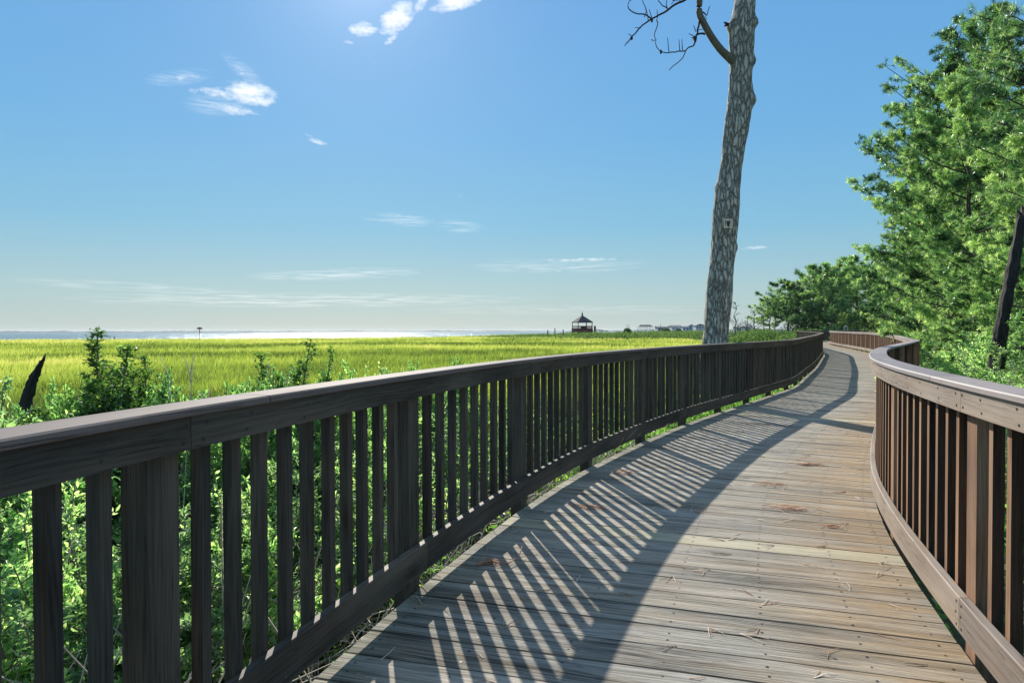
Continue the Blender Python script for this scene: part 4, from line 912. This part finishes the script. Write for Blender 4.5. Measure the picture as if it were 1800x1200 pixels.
# single dark bush
def bush(px, Z, ty, rx, label, seed):
    rng = RS(seed); S = Soup(); N = 2500; p = rng.randn(N, 3) * .45; p = p / np.maximum(1, np.linalg.norm(p, axis=1))[:, None]
    h = H(ty, Z) - GZ; P = np.stack([p[:, 0] * rx, p[:, 1] * rx, h * .5 + p[:, 2] * h * .5], 1); leaves2(S, P, unit(rng.randn(N, 3) + [0, 0, .5]), .45, .28, rng, rng.uniform(0, .5, N))
    o = empty('bush', (X(px, Z), Z, GZ)); S.build('foliage', m_scrub, o); S = Soup(); S.tube([(0, 0, 0), (0, 0, h * .5)], [.12, .06], 6); S.build('stem', m_grey, o); tag(o, label, 'bush')
bush(1103, 215, 578, 1.3, 'round dark bush right of the gazebo', 71)
bush(1172, 260, 578.5, 1.6, 'round bush below the houses left of the big trunk', 72)
bush(1193, 240, 579, 1.2, 'small bush nearest the big trunk in front of the houses', 73)

# ------------------------------------------------------------------ gazebo, shelter, houses, poles
m_roof = plain('dark_shingle', (.055, .055, .06), .8, .25, 3.); m_red = plain('red_brown_paint', (.16, .05, .035), .7, .2, 3.); m_post = plain('brown_post', (.05, .032, .028), .7, .2)
m_white = plain('pale_siding', (.55, .6, .64), .6, .08, 1.); m_blue = plain('blue_siding', (.22, .36, .42), .6, .1, 1.); m_tan = plain('tan_siding', (.42, .4, .36), .6, .1, 1.)
m_broof = plain('grey_roof', (.12, .13, .15), .8, .2, 2.)
m_glass, nt, out = new_mat('window_glass'); b = node(nt, 'ShaderNodeBsdfPrincipled', i_Roughness=.08); b.inputs['Base Color'].default_value = (.03, .04, .05, 1); nt.links.new(b.outputs[0], out.inputs[0])
ZG = 205.; gx0 = X(1023.5, ZG); g = ZG / 1200; root = empty('gazebo', (gx0, ZG, GZ)); tag(root, 'red brown octagonal gazebo with pointed roof and cupola at the marsh edge', 'gazebo')
def octa(r, z, ph=.3): return [(gx0 + math.cos(i * math.pi / 4 + ph) * r, ZG + math.sin(i * math.pi / 4 + ph) * r, z) for i in range(8)]
def prism(r0, z0, r1, z1, mat, name, par=root):
    mb = MB(); A = octa(r0, z0); B = octa(r1, z1)
    for i in range(8):
        j = (i + 1) % 8; mb.face([A[i], A[j], B[j], B[i]], [(0, 0), (1, 0), (1, 1), (0, 1)], .5)
    mb.face(A[::-1], [(0, 0)] * 8, .5); mb.face(B, [(0, 0)] * 8, .5); return mb.build(name, mat, par)
hy = lambda y: H(y, ZG)
prism(20 * g, GZ - .2, 20 * g, hy(577.2), m_red, 'base'); prism(19.8 * g, hy(567.3), 19.8 * g, hy(566.3), m_post, 'eave'); prism(20.3 * g, hy(566.3), 2.2 * g, hy(555.4), m_roof, 'roof')
prism(1.4 * g, hy(556.5), 1.4 * g, hy(552.5), m_roof, 'cupola'); prism(2.0 * g, hy(552.5), .1 * g, hy(549.3), m_roof, 'cupola_roof'); mb = MB(); mb.bar((gx0, ZG, hy(550)), (gx0, ZG, hy(546.5)), .09); mb.build('finial', m_roof, root)
for p in octa(18.6 * g, 0): mb = MB(); mb.bar((p[0], p[1], hy(577.5)), (p[0], p[1], hy(567)), .2); mb.build('post', m_post, root)
mb = MB(); A = octa(19.2 * g, 0)
for i in range(8):
    a, b_ = Vector(A[i]), Vector(A[(i + 1) % 8])
    for z in (573.2, 574.6): a.z = b_.z = hy(z); mb.bar(a, b_, .09)
    for k in range(13): p = a.lerp(b_, k / 13); mb.bar((p.x, p.y, hy(577)), (p.x, p.y, hy(573.2)), .05)
mb.build('balustrade', m_red, root)
mb = MB(); mb.box((gx0 + 21.5 * g, ZG - 1, (hy(573) + GZ) / 2 + .0), (2.6 * g, 1.4, hy(573) - GZ), .5); mb.build('stair_landing', m_red, root)
mb = MB(); mb.bar((gx0 + 22 * g, ZG - 1, hy(579)), (gx0 + 44 * g, ZG - 3, hy(582.5)), .18); mb.build('ramp_rail', m_post, root)
mb = MB(); mb.box((gx0 + .5, ZG, hy(575.5)), (11 * g, .6, .75), .5); mb.build('bench', m_post, root)

ZS = 340.; s_ = ZS / 1200; xs0 = X(1134, ZS); root = empty('picnic_shelter', (xs0, ZS, GZ)); tag(root, 'open picnic shelter with dark hipped roof on pale posts between gazebo and houses', 'shelter')
hy = lambda y: H(y, ZS)
mb = MB(); a = [(xs0 - 13 * s_, ZS - 3, hy(574.6)), (xs0 + 13 * s_, ZS - 3, hy(574.6)), (xs0 + 13 * s_, ZS + 3, hy(574.6)), (xs0 - 13 * s_, ZS + 3, hy(574.6))]; t1 = (xs0 - 9 * s_, ZS, hy(571)); t2 = (xs0 + 9 * s_, ZS, hy(571))
for f in ([a[0], a[1], t2, t1], [a[1], a[2], t2], [a[2], a[3], t1, t2], [a[3], a[0], t1], a[::-1]): mb.face(f, [(0, 0)] * len(f), .5)
mb.build('roof', m_roof, root)
for i in range(5):
    for d in (-2.6, 2.6): mb = MB(); mb.bar((xs0 + (-11 + 5.5 * i) * s_, ZS + d, GZ), (xs0 + (-11 + 5.5 * i) * s_, ZS + d, hy(574.6)), .22); mb.build('post', m_white, root)

def house(px, Z, wpx, topy, evy, mat, label, dep=9, gable='x', roof=m_broof, win=3):
    g = Z / 1200; x0 = X(px, Z); W = wpx * g; ze = H(evy, Z); zt = H(topy, Z); root = empty('house', (x0, Z, GZ)); tag(root, label, 'house', 'waterfront houses across the marsh')
    mb = MB(); mb.box((x0, Z, (GZ + ze) / 2), (W, dep, ze - GZ), .5); mb.build('wall', mat, root)
    mb = MB(); o_ = .5
    if gable == 'x':
        A = [(x0 - W / 2 - o_, Z - dep / 2 - o_, ze), (x0 + W / 2 + o_, Z - dep / 2 - o_, ze), (x0 + W / 2 + o_, Z + dep / 2 + o_, ze), (x0 - W / 2 - o_, Z + dep / 2 + o_, ze)]; t1 = (x0 - W / 2 - o_, Z, zt); t2 = (x0 + W / 2 + o_, Z, zt)
        fs = [[A[0], A[1], t2, t1], [A[1], A[2], t2], [A[2], A[3], t1, t2], [A[3], A[0], t1], A[::-1]]
    else:
        A = [(x0 - W / 2 - o_, Z - dep / 2 - o_, ze), (x0 + W / 2 + o_, Z - dep / 2 - o_, ze), (x0 + W / 2 + o_, Z + dep / 2 + o_, ze), (x0 - W / 2 - o_, Z + dep / 2 + o_, ze)]; t1 = (x0, Z - dep / 2 - o_, zt); t2 = (x0, Z + dep / 2 + o_, zt)
        fs = [[A[0], A[1], t1], [A[1], A[2], t2, t1], [A[2], A[3], t2], [A[3], A[0], t1, t2], A[::-1]]
    for f in fs: mb.face(f, [(0, 0)] * len(f), .5)
    mb.build('roof', roof, root)
    for i in range(win):
        mb = MB(); mb.box((x0 - W / 2 + W * (i + .5) / win, Z - dep / 2 - .03, ze - 1.5), (W / win * .42, .08, 1.3), .5); mb.build('window', m_glass, root)
house(1162, 480, 16, 573.8, 575.5, m_tan, 'long low tan house at the left end of the waterfront row')
house(1158, 520, 10, 573.4, 574.8, m_white, 'white house half hidden behind the low tan one', win=2)
house(1187, 520, 16, 571.8, 574.2, m_white, 'white gabled house second in the waterfront row', roof=m_broof)
house(1179, 560, 8, 573, 575, m_blue, 'narrow blue house between the low tan and white gabled ones', win=2)
house(1203, 500, 11, 573.4, 575, m_white, 'small white house in the middle of the waterfront row', win=2)
house(1213, 540, 10, 570.5, 573.4, m_blue, 'blue two storey house left of the last house', gable='y', win=2)
house(1228, 500, 15, 569.6, 572.8, m_white, 'tallest pale house partly hidden by the big trunk', gable='y', win=3)
house(1243, 540, 14, 570.8, 573.5, m_blue, 'blue house hidden behind the big trunk', win=2)
house(1311, 520, 9, 573.4, 575.6, m_blue, 'blue grey house seen between the bare trees', win=2)
house(1296, 560, 9, 574.4, 576, m_tan, 'low tan house just right of the big trunk', win=2)
house(1268, 560, 16, 573, 575, m_tan, 'tan house behind the base of the big trunk', win=2)
m_pole = plain('old_piling', (.05, .04, .035), .8, .3)
def pole(px, Z, y0, wd, label, name='piling', cat='piling', grp='old pilings at the water edge'):
    mb = MB(); mb.bar((X(px, Z), Z, GZ - .3), (X(px, Z), Z, H(y0, Z)), wd, k=8); o = mb.build(name, m_pole); tag(o, label, cat, grp); return o
pole(963, 170, 580, .3, 'leftmost of the three dark pilings left of the gazebo'); pole(975.5, 175, 577, .26, 'tallest and middle of the three dark pilings left of the gazebo'); pole(990, 170, 579, .26, 'rightmost dark piling nearest the gazebo')
pole(201, 132, 590, .14, 'thin stake at the water edge behind the tallest left shrub', grp=None)
pole(1102, 400, 570.5, .22, 'left one of two thin masts between gazebo and shelter', 'mast', 'mast', 'thin masts'); pole(1105.5, 400, 570.5, .22, 'right one of two thin masts between gazebo and shelter', 'mast', 'mast', 'thin masts'); pole(1161, 420, 569, .2, 'single thin mast above the low tan house', 'mast', 'mast', 'thin masts')
ZO = 134.; root = empty('nest_platform', (X(351, ZO), ZO, GZ)); tag(root, 'osprey nest platform on a pole standing against the bay at left', 'nest platform')
mb = MB(); mb.bar((X(351, ZO), ZO, GZ), (X(351, ZO), ZO, H(577.5, ZO)), .15, k=8); mb.build('pole', m_pole, root)
mb = MB(); mb.box((X(351, ZO), ZO, H(577, ZO)), (.85, .85, .09), .5); mb.build('platform', m_pole, root)
S = Soup(); rng = RS(90)
for i in range(160):
    a = rng.uniform(0, 6.283); r0 = rng.uniform(.1, .42); p = np.array([math.cos(a) * r0, math.sin(a) * r0, H(576.6, ZO) - GZ + rng.uniform(0, .25) * (1.2 - r0 * 1.5)]); d = np.array([-math.sin(a), math.cos(a), rng.uniform(-.3, .3)]) * rng.uniform(.15, .35)
    S.tube([p - d, p + d], [.014, .01], 3)
S.build('nest', m_thin, root)
# pale hoop by the far railing
mb = MB(); ZH = 90.; xh = X(1487, ZH)
pts_ = [(xh + math.cos(a) * 3.3 * ZH / 1200, ZH, H(577.5, ZH) + math.sin(a) * 3.2 * ZH / 1200) for a in np.linspace(0, math.pi, 9)]
pts_ = [(pts_[0][0], ZH, GZ)] + pts_ + [(pts_[-1][0], ZH, GZ)]
S = Soup(); S.tube(pts_, [.05] * len(pts_), 6); o = S.build('metal_hoop', m_white, origin=(xh, ZH, GZ)); o.location = (xh, ZH, GZ); tag(o, 'pale metal hoop rising behind the farthest railing', 'hoop')

# ------------------------------------------------------------------ litter on the deck
m_nd = foliage('fallen_needles', [(0., (.30, .13, .07)), (.5, (.50, .25, .14)), (.8, (.65, .42, .28)), (1., (.8, .72, .6))], trans=.1, tcol=(1, 1, 1), rough=.6, spec=.2)
def dpt(px, py, z=.003):
    v = (1200 * CAMZ) / (py - (583.3 - .002 * px)); return np.array([X(px, v), v, z])
def needles(S, c, n, rx, ry, L, rng, ax=0., rnd0=.5, h=.012):
    for i in range(n):
        u_, v_ = rng.randn(2) * .5; p = c + np.array([math.cos(ax) * u_ * rx - math.sin(ax) * v_ * ry, math.sin(ax) * u_ * rx + math.cos(ax) * v_ * ry, rng.uniform(0, h)])
        a = ax + rng.normal(0, .9); l = L * rng.uniform(.6, 1.1); d = np.array([math.cos(a), math.sin(a), 0]) * l; cv_ = np.array([-math.sin(a), math.cos(a), 0]) * l * rng.uniform(-.18, .18)
        S.tube([p - d / 2, p + cv_ + [0, 0, .004], p + d / 2], [.0015, .0017, .0011], 3, float(np.clip(rnd0 + rng.randn() * .22, 0, 1)))
rng = RS(200)
rng = RS(201)
piles = [(1395, 895, 60, .14, .07, 'largest reddish pile of pine needles on the sunny boards, front middle'), (1352, 853, 34, .2, .09, 'loose pile of pine needles on the sunny boards behind the largest pile'), (1100, 832, 45, .13, .07, 'reddish needle pile lying in the striped shade, farther one'),
         (1030, 893, 50, .11, .05, 'reddish needle pile lying in the striped shade, nearer one'), (1420, 817, 80, .13, .04, 'thin row of needles on the sunny boards farthest from the viewer'), (1465, 928, 14, .1, .03, 'small scatter of needles on the sunny boards right of centre')]
for px, py, n_, rx, ry, lb in piles:
    c = dpt(px, py); S = Soup(); needles(S, c, n_, rx, ry, .1, rng, ax=-.3, rnd0=.6, h=.014); o = S.build('needle_pile', m_nd, origin=tuple(c)); o.location = tuple(c); tag(o, lb, 'pine needles', 'needle piles on the boardwalk')
S = Soup()
for i in range(330):
    s = 3 + 15 * rng.rand() ** 1.3; lat = -rng.uniform(.05, 2.25); p = np.array(CL.at(s, lat, .002)); a = rng.uniform(0, 6.28)
    for k in range(rng.randint(1, 4)):
        aa = a + k * rng.uniform(.15, .5); l = rng.uniform(.05, .12); d = np.array([math.cos(aa), math.sin(aa), .02]); 
        cv_ = np.array([-math.sin(aa), math.cos(aa), 0]) * l * rng.uniform(-.15, .15)
        S.tube([p, p + d * l * .5 + cv_ + [0, 0, .002], p + d * l], [.0018, .0017, .0011], 3, float(np.clip(rng.normal(.85, .2), 0, 1)))
o = S.build('scattered_needles', m_nd); tag(o, 'single dry pine needles scattered over the deck boards', 'pine needles', kind='stuff')
c = dpt(880, 992, .012); S = Soup()
P = smoothp([dpt(838, 998, .01), dpt(862, 994, .02), dpt(890, 998, .02), dpt(912, 985, .03), dpt(917, 975, .05)]); S.tube(P, np.linspace(.004, .002, len(P)), 5, .2)
for a, b_ in (((845, 996), (858, 970)), ((845, 996), (825, 1002)), ((880, 997), (868, 990)), ((912, 985), (948, 985))): S.tube([dpt(*a, .015), dpt(*b_, .03)], [.0022, .0012], 4, .5)
needles(S, dpt(858, 992), 26, .05, .03, .08, rng, .2, .3)
o = S.build('fallen_twig', m_nd, origin=tuple(c)); o.location = tuple(c); tag(o, 'small fallen pine twig with needles lying in the striped shade', 'twig')

# ------------------------------------------------------------------ haze over the bay
m_haze, nt, out = new_mat('haze'); pv = node(nt, 'ShaderNodeVolumePrincipled', i_Density=.00007, i_Anisotropy=.2); pv.inputs['Color'].default_value = (.80, .90, 1., 1); nt.links.new(pv.outputs[0], out.inputs['Volume'])
mb = MB(); mb.box((0, 0, 8.), (14060, 14060, 21.), .5); o = mb.build('haze', m_haze); tag(o, 'thin bluish haze over the bay', 'haze', kind='stuff')
